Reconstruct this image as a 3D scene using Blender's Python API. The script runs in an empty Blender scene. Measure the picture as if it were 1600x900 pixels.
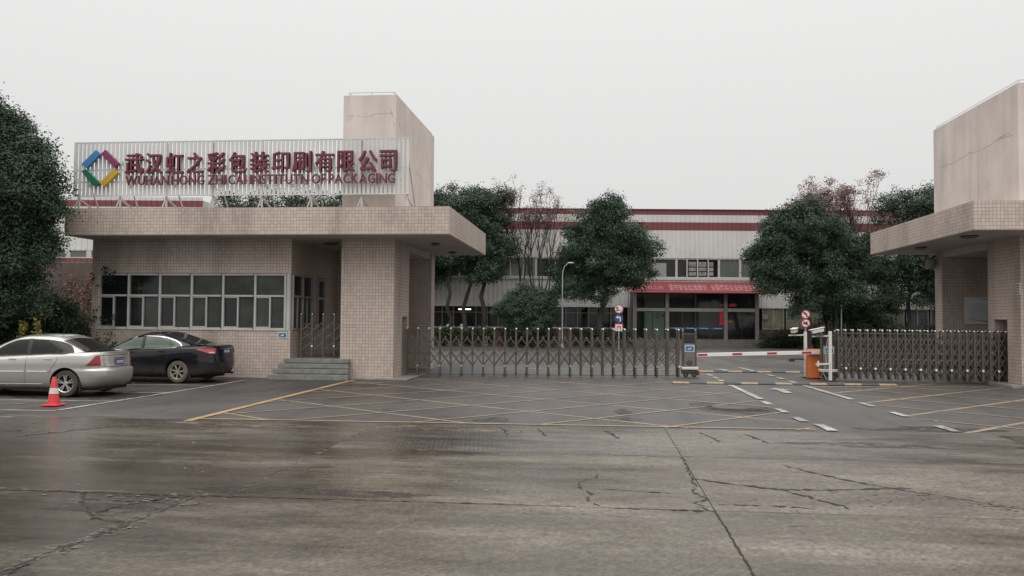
import bpy, bmesh, math, random
import numpy as np
from mathutils import Vector, Matrix

R = math.radians
scene = bpy.context.scene
COL = scene.collection

# ------------------------------------------------------------------ camera
CAM_PITCH, CAM_YAW, CAM_ROLL = 2.11, 5.80, 0.42
cam_d = bpy.data.cameras.new('camera')
cam = bpy.data.objects.new('camera', cam_d)
COL.objects.link(cam)
cam_d.sensor_width = 36.0
cam_d.lens = 36.0 * 1330.0 / 1600.0
cam_d.clip_start = 0.1
cam_d.clip_end = 2000
cam.matrix_world = (Matrix.Translation((0, 0, 1.8)) @ Matrix.Rotation(R(CAM_YAW), 4, 'Z')
                    @ Matrix.Rotation(R(90 + CAM_PITCH), 4, 'X') @ Matrix.Rotation(R(CAM_ROLL), 4, 'Z'))
scene.camera = cam

# ------------------------------------------------------------------ world: overcast sky
world = bpy.data.worlds.new('World')
scene.world = world
world.use_nodes = True
wn, wl = world.node_tree.nodes, world.node_tree.links
wn.clear()
w_out = wn.new('ShaderNodeOutputWorld')
w_bg = wn.new('ShaderNodeBackground')
w_sky = wn.new('ShaderNodeTexSky')
w_sky.sky_type = 'NISHITA'
w_sky.sun_disc = False
w_sky.sun_elevation = R(52)
w_sky.sun_rotation = R(170)
w_sky.air_density = 1.0
w_sky.dust_density = 4.0
w_hsv = wn.new('ShaderNodeHueSaturation')
w_hsv.inputs['Saturation'].default_value = 0.06
w_mix = wn.new('ShaderNodeMix')
w_mix.data_type = 'RGBA'
w_mix.inputs[0].default_value = 0.93
w_mix.inputs[7].default_value = (25.6, 25.4, 25.3, 1)     # the even cloud layer
w_bg.inputs['Strength'].default_value = 0.1
wl.new(w_sky.outputs[0], w_hsv.inputs['Color'])
wl.new(w_hsv.outputs[0], w_mix.inputs[6])
# an overcast sky is brighter overhead than near the horizon
w_tc = wn.new('ShaderNodeTexCoord')
w_sep = wn.new('ShaderNodeSeparateXYZ')
w_rmp = wn.new('ShaderNodeValToRGB')
for e_, p_, c_ in zip([w_rmp.color_ramp.elements[0], w_rmp.color_ramp.elements[1], w_rmp.color_ramp.elements.new(0.18), w_rmp.color_ramp.elements.new(0.40)],
                      (0.0, 1.0, 0.18, 0.40), (0.283, 0.95, 0.318, 0.36)):
    e_.position = p_
    e_.color = (c_, c_, c_, 1)
w_mul = wn.new('ShaderNodeMix')
w_mul.data_type = 'RGBA'
w_mul.blend_type = 'MULTIPLY'
w_mul.inputs[0].default_value = 1.0
wl.new(w_tc.outputs['Generated'], w_sep.inputs[0])
wl.new(w_sep.outputs['Z'], w_rmp.inputs[0])
wl.new(w_mix.outputs[2], w_mul.inputs[6])
wl.new(w_rmp.outputs[0], w_mul.inputs[7])
wl.new(w_mul.outputs[2], w_bg.inputs['Color'])
wl.new(w_bg.outputs[0], w_out.inputs['Surface'])

# ------------------------------------------------------------------ sun behind thick cloud
sun_d = bpy.data.lights.new('sun', 'SUN')
sun_d.energy = 1.3
sun_d.angle = R(60)
sun_d.color = (1.0, 0.97, 0.93)
sun = bpy.data.objects.new('sun', sun_d)
COL.objects.link(sun)
sun.rotation_euler = (R(90 - 52), 0, R(-4))
scene.view_settings.view_transform = 'Standard'
scene.view_settings.look = 'None'
scene.view_settings.exposure = 0.0
scene.view_settings.gamma = 1.0
scene.cycles.use_denoising = True
scene.cycles.max_bounces = 6
scene.cycles.transparent_max_bounces = 12

# ================================================================== materials
MATS = {}

def nt(name):
    m = bpy.data.materials.new(name)
    m.use_nodes = True
    n, l = m.node_tree.nodes, m.node_tree.links
    return m, n, l, n['Principled BSDF']

def mapping(n, l, coord='Object', scale=(1, 1, 1), rot=(0, 0, 0)):
    tc = n.new('ShaderNodeTexCoord')
    mp = n.new('ShaderNodeMapping')
    mp.inputs['Scale'].default_value = scale
    mp.inputs['Rotation'].default_value = rot
    l.new(tc.outputs[coord], mp.inputs[0])
    return mp.outputs[0]

def noise(n, l, vec, scale, detail=5, rough=0.55):
    t = n.new('ShaderNodeTexNoise')
    t.inputs['Scale'].default_value = scale
    t.inputs['Detail'].default_value = detail
    t.inputs['Roughness'].default_value = rough
    if vec is not None:
        l.new(vec, t.inputs['Vector'])
    return t.outputs[0]

def ramp(n, l, fac, stops):
    r = n.new('ShaderNodeValToRGB')
    el = r.color_ramp.elements
    while len(el) > len(stops):
        el.remove(el[-1])
    while len(el) < len(stops):
        el.new(0.5)
    for e, (p, c) in zip(el, stops):
        e.position = p
        e.color = (c[0], c[1], c[2], 1) if isinstance(c, tuple) else (c, c, c, 1)
    l.new(fac, r.inputs[0])
    return r.outputs[0]

def mixc(n, l, fac, a, b, mode='MIX'):
    m = n.new('ShaderNodeMix')
    m.data_type = 'RGBA'
    m.blend_type = mode
    for sock, v in ((0, fac), (6, a), (7, b)):
        if isinstance(v, (int, float)):
            m.inputs[sock].default_value = v
        elif isinstance(v, tuple):
            m.inputs[sock].default_value = (v[0], v[1], v[2], 1)
        else:
            l.new(v, m.inputs[sock])
    return m.outputs[2]

def bump(n, l, b, height, strength=0.3, dist=0.01, normal=None):
    bp = n.new('ShaderNodeBump')
    bp.inputs['Strength'].default_value = strength
    bp.inputs['Distance'].default_value = dist
    l.new(height, bp.inputs['Height'])
    if normal is not None:
        l.new(normal, bp.inputs['Normal'])
    if b is not None:
        l.new(bp.outputs[0], b.inputs['Normal'])
    return bp.outputs[0]

def simple(name, col, rough=0.5, metal=0.0, var=0.15, nscale=3.0, spec=0.5, coat=0.0):
    if name in MATS:
        return MATS[name]
    m, n, l, b = nt(name)
    v = mapping(n, l)
    f = noise(n, l, v, nscale, 6)
    lo = tuple(c * (1 - var) for c in col)
    hi = tuple(min(1, c * (1 + var)) for c in col)
    l.new(ramp(n, l, f, [(0.3, lo), (0.7, hi)]), b.inputs['Base Color'])
    rr = ramp(n, l, f, [(0.3, max(0, rough - 0.08)), (0.7, min(1, rough + 0.08))])
    l.new(rr, b.inputs['Roughness'])
    b.inputs['Metallic'].default_value = metal
    b.inputs['Specular IOR Level'].default_value = spec
    b.inputs['Coat Weight'].default_value = coat
    b.inputs['Coat Roughness'].default_value = 0.04
    MATS[name] = m
    return m

def emissive(name, col, strength):
    m, n, l, b = nt(name)
    b.inputs['Base Color'].default_value = (*col, 1)
    b.inputs['Emission Color'].default_value = (*col, 1)
    b.inputs['Emission Strength'].default_value = strength
    MATS[name] = m
    return m

def tile_mat(name, c1, c2, mortar, w=0.095, h=0.095, ms=0.009):
    m, n, l, b = nt(name)
    tc = n.new('ShaderNodeTexCoord')
    br = n.new('ShaderNodeTexBrick')
    br.offset = 0.0
    br.squash = 1.0
    br.inputs['Scale'].default_value = 1.0
    br.inputs['Brick Width'].default_value = w
    br.inputs['Row Height'].default_value = h
    br.inputs['Mortar Size'].default_value = ms
    br.inputs['Mortar Smooth'].default_value = 0.1
    br.inputs['Bias'].default_value = 0.0
    br.inputs['Color1'].default_value = (*c1, 1)
    br.inputs['Color2'].default_value = (*c2, 1)
    br.inputs['Mortar'].default_value = (*mortar, 1)
    l.new(tc.outputs['UV'], br.inputs['Vector'])
    v = mapping(n, l, 'Object', (0.6, 0.6, 0.18))
    f = noise(n, l, v, 1.4, 6, 0.62)
    stain = ramp(n, l, f, [(0.28, (0.62, 0.61, 0.60)), (0.50, (0.95, 0.95, 0.95)), (0.8, (1.07, 1.06, 1.05))])
    col = mixc(n, l, 1.0, br.outputs['Color'], stain, 'MULTIPLY')
    l.new(col, b.inputs['Base Color'])
    l.new(ramp(n, l, br.outputs['Fac'], [(0.0, 0.38), (1.0, 0.8)]), b.inputs['Roughness'])
    inv = n.new('ShaderNodeMath')
    inv.operation = 'SUBTRACT'
    inv.inputs[0].default_value = 1.0
    l.new(br.outputs['Fac'], inv.inputs[1])
    bump(n, l, b, inv.outputs[0], 0.35, 0.004)
    MATS[name] = m
    return m

TILE = tile_mat('beige_tile', (0.520, 0.432, 0.372), (0.425, 0.350, 0.302), (0.270, 0.217, 0.187), ms=0.0065)

def plaster_mat():
    m, n, l, b = nt('beige_plaster')
    v = mapping(n, l, 'Object', (1, 1, 0.12))
    f = noise(n, l, v, 2.2, 7, 0.65)
    v2 = mapping(n, l, 'Object', (1, 1, 1))
    g = noise(n, l, v2, 0.8, 5)
    a = ramp(n, l, f, [(0.25, (0.47, 0.425, 0.395)), (0.5, (0.585, 0.522, 0.478)), (0.75, (0.62, 0.56, 0.515))])
    c = ramp(n, l, g, [(0.35, (0.88, 0.87, 0.88)), (0.65, (1.05, 1.04, 1.02))])
    l.new(mixc(n, l, 1.0, a, c, 'MULTIPLY'), b.inputs['Base Color'])
    b.inputs['Roughness'].default_value = 0.85
    bump(n, l, b, noise(n, l, v2, 40, 3), 0.15, 0.005)
    MATS['plaster'] = m
    return m
PLASTER = plaster_mat()

def math_node(n, l, op, a, b=0.0, c=None):
    m = n.new('ShaderNodeMath')
    m.operation = op
    for k, v in enumerate((a, b, c)):
        if v is None:
            continue
        if isinstance(v, (int, float)):
            m.inputs[k].default_value = v
        else:
            l.new(v, m.inputs[k])
    return m.outputs[0]

def concrete_mat(name, dark, mid, light, groove, rough_lo, rough_hi, gdir, seed):
    m, n, l, b = nt(name)
    tc = n.new('ShaderNodeTexCoord')
    ob = tc.outputs['Object']
    def mp(scale, rot=0.0, loc=(0, 0, 0)):
        q = n.new('ShaderNodeMapping')
        q.inputs['Scale'].default_value = scale
        q.inputs['Rotation'].default_value = (0, 0, rot)
        q.inputs['Location'].default_value = loc
        l.new(ob, q.inputs[0])
        return q.outputs[0]
    wet = noise(n, l, mp((0.34, 1.0, 1), 0, (seed * 3.7, seed * 1.3, 0)), 0.75, 9, 0.68)
    streak = noise(n, l, mp((0.30, 1.5, 1), R(3)), 1.5, 8, 0.70)
    mott = noise(n, l, mp((0.8, 1.3, 1), 0, (seed, 0, 0)), 4.5, 7, 0.72)
    fine = noise(n, l, ob, 30, 6, 0.78)
    # the left half of the road lies wetter than the middle
    sx = n.new('ShaderNodeSeparateXYZ')
    l.new(ob, sx.inputs[0])
    dist = math_node(n, l, 'ABSOLUTE', math_node(n, l, 'SUBTRACT', sx.outputs['X'], 2.2))
    wet = math_node(n, l, 'ADD', math_node(n, l, 'MULTIPLY_ADD', dist, -0.021, wet), 0.025)
    c = ramp(n, l, wet, [(0.34, dark), (0.50, mid), (0.66, light)])
    s_ = ramp(n, l, streak, [(0.32, (0.70, 0.68, 0.66)), (0.5, (0.97, 0.97, 0.97)), (0.70, (1.10, 1.09, 1.08))])
    c = mixc(n, l, 0.85, c, s_, 'MULTIPLY')
    mo = ramp(n, l, mott, [(0.30, (0.66, 0.64, 0.62)), (0.5, (1.0, 1.0, 1.0)), (0.72, (1.22, 1.21, 1.20))])
    c = mixc(n, l, 0.8, c, mo, 'MULTIPLY')
    fr = ramp(n, l, fine, [(0.30, (0.50, 0.49, 0.48)), (0.70, (1.48, 1.48, 1.48))])
    c = mixc(n, l, 1.0, c, fr, 'MULTIPLY')
    grit = noise(n, l, mp((1.3, 0.8, 1)), 13, 6, 0.75)
    c = mixc(n, l, 0.9, c, ramp(n, l, grit, [(0.33, (0.60, 0.59, 0.58)), (0.50, (1.0, 1.0, 1.0)), (0.68, (1.36, 1.36, 1.35))]), 'MULTIPLY')
    vor = n.new('ShaderNodeTexVoronoi')
    vor.inputs['Scale'].default_value = 13.0
    l.new(ob, vor.inputs['Vector'])
    speck = ramp(n, l, vor.outputs['Distance'], [(0.0, (1.9, 1.85, 1.8)), (0.09, (1.0, 1.0, 1.0))])
    c = mixc(n, l, 0.5, c, speck, 'MULTIPLY')
    vor2 = n.new('ShaderNodeTexVoronoi')
    vor2.inputs['Scale'].default_value = 3.1
    l.new(ob, vor2.inputs['Vector'])
    spot = ramp(n, l, vor2.outputs['Distance'], [(0.02, (0.35, 0.33, 0.30)), (0.07, (1.0, 1.0, 1.0))])
    c = mixc(n, l, 0.6, c, spot, 'MULTIPLY')
    wv = n.new('ShaderNodeTexWave')
    wv.wave_type = 'BANDS'
    wv.bands_direction = 'X'
    wv.inputs['Scale'].default_value = 5.0
    wv.inputs['Distortion'].default_value = 2.2
    wv.inputs['Detail'].default_value = 2.0
    wv.inputs['Detail Scale'].default_value = 0.6
    l.new(mp((1, 1, 1), gdir), wv.inputs['Vector'])
    area = ramp(n, l, noise(n, l, ob, 0.45, 4), [(0.40, 0.0), (0.56, 1.0)])
    wg = mixc(n, l, 1.0, wv.outputs['Color'], area, 'MULTIPLY')
    gc = ramp(n, l, wv.outputs['Fac'], [(0.15, (0.62, 0.61, 0.60)), (0.6, (1.08, 1.08, 1.08))])
    gf = mixc(n, l, 1.0, area, (min(1, groove * 1.5),) * 3, 'MULTIPLY')
    c = mixc(n, l, gf, c, mixc(n, l, 1.0, c, gc, 'MULTIPLY'))
    l.new(c, b.inputs['Base Color'])
    r1 = ramp(n, l, wet, [(0.36, rough_lo), (0.66, rough_hi)])
    r2 = ramp(n, l, streak, [(0.35, 0.62), (0.65, 1.10)])
    l.new(mixc(n, l, 1.0, r1, r2, 'MULTIPLY'), b.inputs['Roughness'])
    b.inputs['IOR'].default_value = 1.34
    n1 = bump(n, l, None, wg, groove, 0.004)
    n2 = bump(n, l, None, mott, 0.12, 0.01, n1)
    bump(n, l, b, fine, 0.35, 0.005, n2)
    MATS[name] = m
    return m

CONC = [concrete_mat('wet_concrete', (0.050, 0.041, 0.031), (0.104, 0.088, 0.068), (0.182, 0.157, 0.129), 0.15, 0.24, 0.58, R(32), 1.0),
        concrete_mat('worn_concrete', (0.060, 0.050, 0.040), (0.112, 0.096, 0.078), (0.160, 0.138, 0.114), 0.10, 0.36, 0.66, R(32), 2.0),
        concrete_mat('dark_wet_concrete', (0.060, 0.051, 0.041), (0.106, 0.091, 0.073), (0.165, 0.143, 0.118), 0.14, 0.28, 0.56, R(20), 3.0),
        concrete_mat('grooved_concrete', (0.055, 0.048, 0.041), (0.108, 0.096, 0.083), (0.16, 0.143, 0.125), 0.40, 0.32, 0.60, R(-8), 4.0)]

def asphalt_mat():
    m, n, l, b = nt('damp_asphalt')
    tc = n.new('ShaderNodeTexCoord')
    big = noise(n, l, tc.outputs['Object'], 0.22, 8, 0.6)
    fine = noise(n, l, tc.outputs['Object'], 60, 4, 0.7)
    c = ramp(n, l, big, [(0.30, (0.036, 0.033, 0.030)), (0.52, (0.058, 0.054, 0.050)), (0.72, (0.080, 0.075, 0.070))])
    fr = ramp(n, l, fine, [(0.25, (0.62, 0.62, 0.62)), (0.72, (1.35, 1.35, 1.35))])
    c = mixc(n, l, 1.0, c, fr, 'MULTIPLY')
    mp2 = n.new('ShaderNodeMapping')
    mp2.inputs['Scale'].default_value = (1.6, 0.14, 1)
    mp2.inputs['Rotation'].default_value = (0, 0, R(-14))
    l.new(tc.outputs['Object'], mp2.inputs[0])
    st = ramp(n, l, noise(n, l, mp2.outputs[0], 0.9, 6), [(0.30, (0.66, 0.65, 0.64)), (0.5, (1, 1, 1)), (0.75, (1.10, 1.09, 1.08))])
    c = mixc(n, l, 1.0, c, st, 'MULTIPLY')
    mid = ramp(n, l, noise(n, l, tc.outputs['Object'], 3.2, 8, 0.72), [(0.3, (0.68, 0.67, 0.66)), (0.5, (1, 1, 1)), (0.72, (1.2, 1.19, 1.18))])
    c = mixc(n, l, 0.8, c, mid, 'MULTIPLY')
    vor = n.new('ShaderNodeTexVoronoi')
    vor.inputs['Scale'].default_value = 1.9
    l.new(tc.outputs['Object'], vor.inputs['Vector'])
    spot = ramp(n, l, vor.outputs['Distance'], [(0.02, (0.4, 0.38, 0.36)), (0.10, (1.0, 1.0, 1.0))])
    c = mixc(n, l, 0.6, c, spot, 'MULTIPLY')
    l.new(c, b.inputs['Base Color'])
    l.new(ramp(n, l, big, [(0.35, 0.42), (0.68, 0.62)]), b.inputs['Roughness'])
    b.inputs['IOR'].default_value = 1.42
    bump(n, l, b, fine, 0.5, 0.006)
    MATS['asphalt'] = m
    return m
ASPH = asphalt_mat()

def paint_mat(name, col, wear_lo, wear_hi):
    # worn road paint: patches where the paint is gone show the surface colour underneath
    m, n, l, b = nt(name)
    tc = n.new('ShaderNodeTexCoord')
    f = noise(n, l, tc.outputs['Object'], 9, 8, 0.72)
    g = noise(n, l, tc.outputs['Object'], 0.9, 3)
    add = n.new('ShaderNodeMath')
    add.operation = 'MULTIPLY_ADD'
    l.new(g, add.inputs[0])
    add.inputs[1].default_value = 0.5
    l.new(f, add.inputs[2])
    c = ramp(n, l, add.outputs[0], [(wear_lo, (0.068, 0.064, 0.060)), (wear_hi, col)])
    l.new(c, b.inputs['Base Color'])
    b.inputs['Roughness'].default_value = 0.55
    MATS[name] = m
    return m
YELLOW = paint_mat('worn_yellow_paint', (0.31, 0.215, 0.12), 0.48, 0.90)
YELLOW2 = paint_mat('yellow_border_paint', (0.36, 0.235, 0.10), 0.46, 0.80)
WHITE = paint_mat('worn_white_paint', (0.43, 0.41, 0.37), 0.56, 0.92)
WHITE2 = paint_mat('thin_white_paint', (0.36, 0.34, 0.30), 0.55, 0.85)

CRACK = simple('crack_dirt', (0.016, 0.014, 0.012), 0.9, var=0.4, nscale=15)
CHIP = simple('crack_chips', (0.115, 0.100, 0.083), 0.8, var=0.3, nscale=20)
def ragged(name, col, rough, scale, lo, hi, stretch=(1, 1, 1)):
    # thin deposits and films with holes and frayed rims
    m = simple(name, col, rough, var=0.25, nscale=6)
    n, l = m.node_tree.nodes, m.node_tree.links
    f = noise(n, l, mapping(n, l, 'Object', stretch), scale, 8, 0.75)
    l.new(ramp(n, l, f, [(lo, 0.0), (hi, 0.85)]), n['Principled BSDF'].inputs['Alpha'])
    return m
SAND = ragged('silt_sand', (0.190, 0.155, 0.112), 0.8, 3.0, 0.47, 0.62, (0.5, 2.2, 1))
PUDDLE = ragged('puddle_film', (0.075, 0.070, 0.064), 0.10, 4.0, 0.40, 0.55)
SPALL = ragged('spalled_edge', (0.150, 0.130, 0.106), 0.8, 9.0, 0.42, 0.66)
DARK_PATCH = ragged('damp_stain', (0.020, 0.018, 0.016), 0.35, 3.5, 0.42, 0.62)
STEEL = simple('dull_steel', (0.135, 0.118, 0.102), 0.38, 0.85, 0.3, 8)
STEEL_D = simple('dark_steel', (0.085, 0.074, 0.064), 0.42, 0.8, 0.3, 8)
CAPS = simple('bright_steel_cap', (0.50, 0.48, 0.46), 0.22, 0.9, 0.1)
CHROME = simple('chrome', (0.66, 0.66, 0.66), 0.12, 1.0, 0.04)
ALU = simple('white_aluminium', (0.42, 0.415, 0.395), 0.4, 0.0, 0.1, 2)
ALU_G = simple('grey_aluminium', (0.30, 0.295, 0.28), 0.4, 0.1, 0.15, 2)
SOFFIT = simple('grey_soffit_paint', (0.40, 0.37, 0.34), 0.8, var=0.12, nscale=0.8)
SLAT = simple('sign_slat_paint', (0.52, 0.525, 0.515), 0.5, var=0.1, nscale=1.2)
MAROON = simple('maroon_acrylic', (0.135, 0.021, 0.035), 0.4, var=0.12, nscale=1)
PANEL = simple('ribbed_panel_paint', (0.545, 0.535, 0.510), 0.55, var=0.1, nscale=0.5)
PANEL_RED = simple('red_panel_paint', (0.175, 0.044, 0.050), 0.5, var=0.12, nscale=0.5)
BRICK_RED = tile_mat('red_brick', (0.135, 0.060, 0.045), (0.105, 0.050, 0.040), (0.085, 0.065, 0.055), 0.24, 0.07, 0.012)
OLDWALL = tile_mat('old_pink_brick', (0.115, 0.078, 0.064), (0.095, 0.066, 0.055), (0.08, 0.06, 0.05), 0.24, 0.07, 0.012)
GLASS_D = simple('dark_window_glass', (0.014, 0.016, 0.016), 0.06, var=0.5, nscale=0.7, spec=0.4)
GLASS_C = simple('curtained_window_glass', (0.036, 0.041, 0.036), 0.1, var=0.55, nscale=1.6, spec=0.3)
GLASS_M = simple('dim_window_glass', (0.034, 0.039, 0.036), 0.08, var=0.5, nscale=1.0, spec=0.4)
VOID = simple('dark_interior', (0.020, 0.021, 0.022), 0.8, var=0.3)
STONE = simple('step_terrazzo', (0.170, 0.172, 0.155), 0.45, var=0.25, nscale=5)
KERB = simple('kerb_concrete', (0.200, 0.180, 0.158), 0.6, var=0.25, nscale=4)
RUBBER = simple('black_rubber', (0.018, 0.017, 0.016), 0.7, var=0.2)
BARK = simple('bark', (0.060, 0.047, 0.038), 0.9, var=0.4, nscale=12)
BARK_D = simple('dark_bark', (0.034, 0.028, 0.025), 0.9, var=0.4, nscale=12)
LIME = simple('limewashed_bark', (0.40, 0.40, 0.38), 0.9, var=0.2)
BLUE_SIGN = simple('blue_sign_paint', (0.030, 0.135, 0.300), 0.4, var=0.08)
BLUE_DARK = simple('traffic_blue', (0.018, 0.060, 0.180), 0.4, var=0.08)
SIGN_WHITE = simple('sign_white', (0.62, 0.62, 0.60), 0.45, var=0.06)
SIGN_RED = simple('sign_red', (0.36, 0.028, 0.035), 0.45, var=0.08)
SIGN_BLACK = simple('sign_black', (0.02, 0.02, 0.02), 0.5, var=0.1)
BANNER = simple('banner_red_cloth', (0.180, 0.021, 0.030), 0.6, var=0.12, nscale=1)
BANNER_T = simple('banner_lettering', (0.36, 0.20, 0.205), 0.6, var=0.1)
ORANGE = simple('orange_powder_coat', (0.54, 0.135, 0.035), 0.45, var=0.1, nscale=2)
POST_W = simple('cream_post_paint', (0.54, 0.53, 0.49), 0.45, var=0.1)
CONE_R = simple('cone_red_plastic', (0.54, 0.035, 0.040), 0.45, var=0.1)
CONE_W = simple('cone_white_band', (0.55, 0.50, 0.48), 0.5, var=0.08)
BUMP_Y = simple('speed_bump_yellow', (0.22, 0.175, 0.092), 0.7, var=0.35, nscale=14)
BUMP_K = simple('speed_bump_black', (0.045, 0.045, 0.047), 0.75, var=0.3, nscale=14)
LAMP_G = simple('galvanised_post', (0.36, 0.37, 0.38), 0.4, 0.5, 0.1)

# the entrance glazing: thin clear-dark glass
def thin_glass():
    m, n, l, b = nt('entrance_glass')
    n.remove(b)
    out = n['Material Output']
    tr = n.new('ShaderNodeBsdfTransparent')
    tr.inputs[0].default_value = (0.62, 0.68, 0.66, 1)
    gl = n.new('ShaderNodeBsdfGlossy')
    gl.inputs['Roughness'].default_value = 0.03
    fr = n.new('ShaderNodeFresnel')
    fr.inputs['IOR'].default_value = 1.5
    mx = n.new('ShaderNodeMixShader')
    l.new(fr.outputs[0], mx.inputs[0])
    l.new(tr.outputs[0], mx.inputs[1])
    l.new(gl.outputs[0], mx.inputs[2])
    l.new(mx.outputs[0], out.inputs['Surface'])
    return m
GLASS_T = thin_glass()

def leaf_mat(name, dark, light, rough=0.7, trans=0.25):
    m, n, l, b = nt(name)
    gm = n.new('ShaderNodeNewGeometry')
    tc = n.new('ShaderNodeTexCoord')
    f = noise(n, l, tc.outputs['Object'], 1.5, 4, 0.6)
    mth = n.new('ShaderNodeMath')
    mth.operation = 'MULTIPLY_ADD'
    l.new(gm.outputs['Random Per Island'], mth.inputs[0])
    mth.inputs[1].default_value = 0.16
    sub = n.new('ShaderNodeMath')
    sub.operation = 'MULTIPLY'
    sub.inputs[1].default_value = 0.92
    l.new(f, sub.inputs[0])
    l.new(sub.outputs[0], mth.inputs[2])
    c = ramp(n, l, mth.outputs[0], [(0.32, dark), (0.78, light)])
    l.new(c, b.inputs['Base Color'])
    b.inputs['Roughness'].default_value = rough
    b.inputs['Specular IOR Level'].default_value = 0.16
    MATS[name] = m
    return m
LEAF = leaf_mat('camphor_leaf', (0.020, 0.036, 0.026), (0.086, 0.126, 0.078))
LEAF2 = leaf_mat('dark_evergreen_leaf', (0.020, 0.035, 0.026), (0.082, 0.118, 0.074))
LEAF3 = leaf_mat('hedge_leaf', (0.014, 0.024, 0.015), (0.040, 0.060, 0.030))
LEAF_Y = leaf_mat('olive_leaf', (0.045, 0.050, 0.022), (0.130, 0.125, 0.052))
LEAF_R = leaf_mat('reddish_seedpod', (0.120, 0.070, 0.058), (0.26, 0.165, 0.138))
LEAF_V = leaf_mat('withered_creeper_leaf', (0.085, 0.045, 0.036), (0.21, 0.125, 0.10))
FLOWER = leaf_mat('yellow_flower', (0.15, 0.13, 0.03), (0.32, 0.27, 0.07))

# ================================================================== mesh building
class MB:
    """collects faces; build() links them as ONE mesh object with metric UVs"""
    def __init__(s):
        s.v, s.f, s.m = [], [], []
        s.mi = 0
    def add(s, vs, fs, M=None):
        o = len(s.v)
        if M is not None:
            vs = [M @ Vector(p) for p in vs]
        s.v += [tuple(p) for p in vs]
        s.f += [tuple(i + o for i in f) for f in fs]
        s.m += [s.mi] * len(fs)
        return s
    def box(s, x0, x1, y0, y1, z0, z1, M=None):
        vs = [(x0, y0, z0), (x1, y0, z0), (x1, y1, z0), (x0, y1, z0), (x0, y0, z1), (x1, y0, z1), (x1, y1, z1), (x0, y1, z1)]
        fs = [(0, 3, 2, 1), (4, 5, 6, 7), (0, 1, 5, 4), (1, 2, 6, 5), (2, 3, 7, 6), (3, 0, 4, 7)]
        return s.add(vs, fs, M)
    def bar(s, p, q, w, d=None, up=(0, 0, 1)):
        d = d or w
        p, q = Vector(p), Vector(q)
        ax = (q - p)
        L = ax.length
        ax.normalize()
        upv = Vector(up)
        if abs(ax.dot(upv)) > 0.95:
            upv = Vector((0, 1, 0))
        sx = ax.cross(upv).normalized()
        sz = sx.cross(ax).normalized()
        M = Matrix((sx, ax, sz)).transposed().to_4x4()
        M.translation = p
        return s.box(-w / 2, w / 2, 0, L, -d / 2, d / 2, M)
    def tube(s, pts, rad, n=8, cap=True):
        pts = [Vector(p) for p in pts]
        if not hasattr(rad, '__len__'):
            rad = [rad] * len(pts)
        o = len(s.v)
        ref = None
        for i, p in enumerate(pts):
            a = pts[max(0, i - 1)]
            b = pts[min(len(pts) - 1, i + 1)]
            t = (b - a).normalized()
            if ref is None:
                ref = Vector((1, 0, 0)) if abs(t.x) < 0.8 else Vector((0, 1, 0))
            u = (ref - t * ref.dot(t)).normalized()
            ref = u
            w = t.cross(u)
            for k in range(n):
                th = 2 * math.pi * k / n
                s.v.append(tuple(p + (u * math.cos(th) + w * math.sin(th)) * rad[i]))
        for i in range(len(pts) - 1):
            for k in range(n):
                k2 = (k + 1) % n
                s.f.append((o + i * n + k, o + i * n + k2, o + (i + 1) * n + k2, o + (i + 1) * n + k))
                s.m.append(s.mi)
        if cap:
            s.f.append(tuple(o + k for k in reversed(range(n))))
            s.f.append(tuple(o + (len(pts) - 1) * n + k for k in range(n)))
            s.m += [s.mi, s.mi]
        return s
    def lathe(s, prof, n=20, M=None, close=False):
        vs, fs = [], []
        k = len(prof)
        for i in range(n):
            th = 2 * math.pi * i / n
            for (r, z) in prof:
                vs.append((r * math.cos(th), r * math.sin(th), z))
        for i in range(n):
            i2 = (i + 1) % n
            for j in range(k if close else k - 1):
                j2 = (j + 1) % k
                fs.append((i * k + j, i2 * k + j, i2 * k + j2, i * k + j2))
        return s.add(vs, fs, M)
    def prism(s, poly, y0, y1, M=None):
        """polygon in x,z extruded from y0 to y1"""
        n = len(poly)
        vs = [(x, y0, z) for x, z in poly] + [(x, y1, z) for x, z in poly]
        fs = [tuple(range(n)), tuple(reversed(range(n, 2 * n)))]
        fs += [(i, n + i, n + (i + 1) % n, (i + 1) % n) for i in range(n)]
        return s.add(vs, fs, M)
    def sheet(s, poly, z):
        s.add([(x, y, z) for x, y in poly], [tuple(range(len(poly)))])
        return s
    def build(s, name, mats, parent=None, smooth=False, bevel=0, loc=None, rotz=0.0, sharp=40):
        me = bpy.data.meshes.new(name)
        me.from_pydata(s.v, [], s.f)
        for m in (mats if isinstance(mats, (list, tuple)) else [mats]):
            me.materials.append(m)
        if len(me.materials) > 1:
            me.polygons.foreach_set('material_index', s.m)
        bm = bmesh.new()
        bm.from_mesh(me)
        bmesh.ops.recalc_face_normals(bm, faces=bm.faces)
        uv = bm.loops.layers.uv.new('UVMap')
        for f in bm.faces:
            nn = f.normal
            a = max(range(3), key=lambda i: abs(nn[i]))
            f.smooth = smooth
            for lp in f.loops:
                c = lp.vert.co
                lp[uv].uv = (c.y, c.z) if a == 0 else ((c.x, c.z) if a == 1 else (c.x, c.y))
        if smooth:
            for e in bm.edges:
                if len(e.link_faces) == 2 and e.calc_face_angle(0) > R(sharp):
                    e.smooth = False
        bm.to_mesh(me)
        bm.free()
        o = bpy.data.objects.new(name, me)
        COL.objects.link(o)
        if parent:
            o.parent = parent
        if loc:
            o.location = loc
        o.rotation_euler = (0, 0, rotz)
        if bevel:
            b = o.modifiers.new('bevel', 'BEVEL')
            b.width = bevel
            b.segments = 2
            b.limit_method = 'ANGLE'
            b.angle_limit = R(50)
        return o

def tag(o, label=None, cat=None, group=None, kind=None):
    if label:
        o['label'] = label
    if cat:
        o['category'] = cat
    if group:
        o['group'] = group
    if kind:
        o['kind'] = kind
    return o

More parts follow.
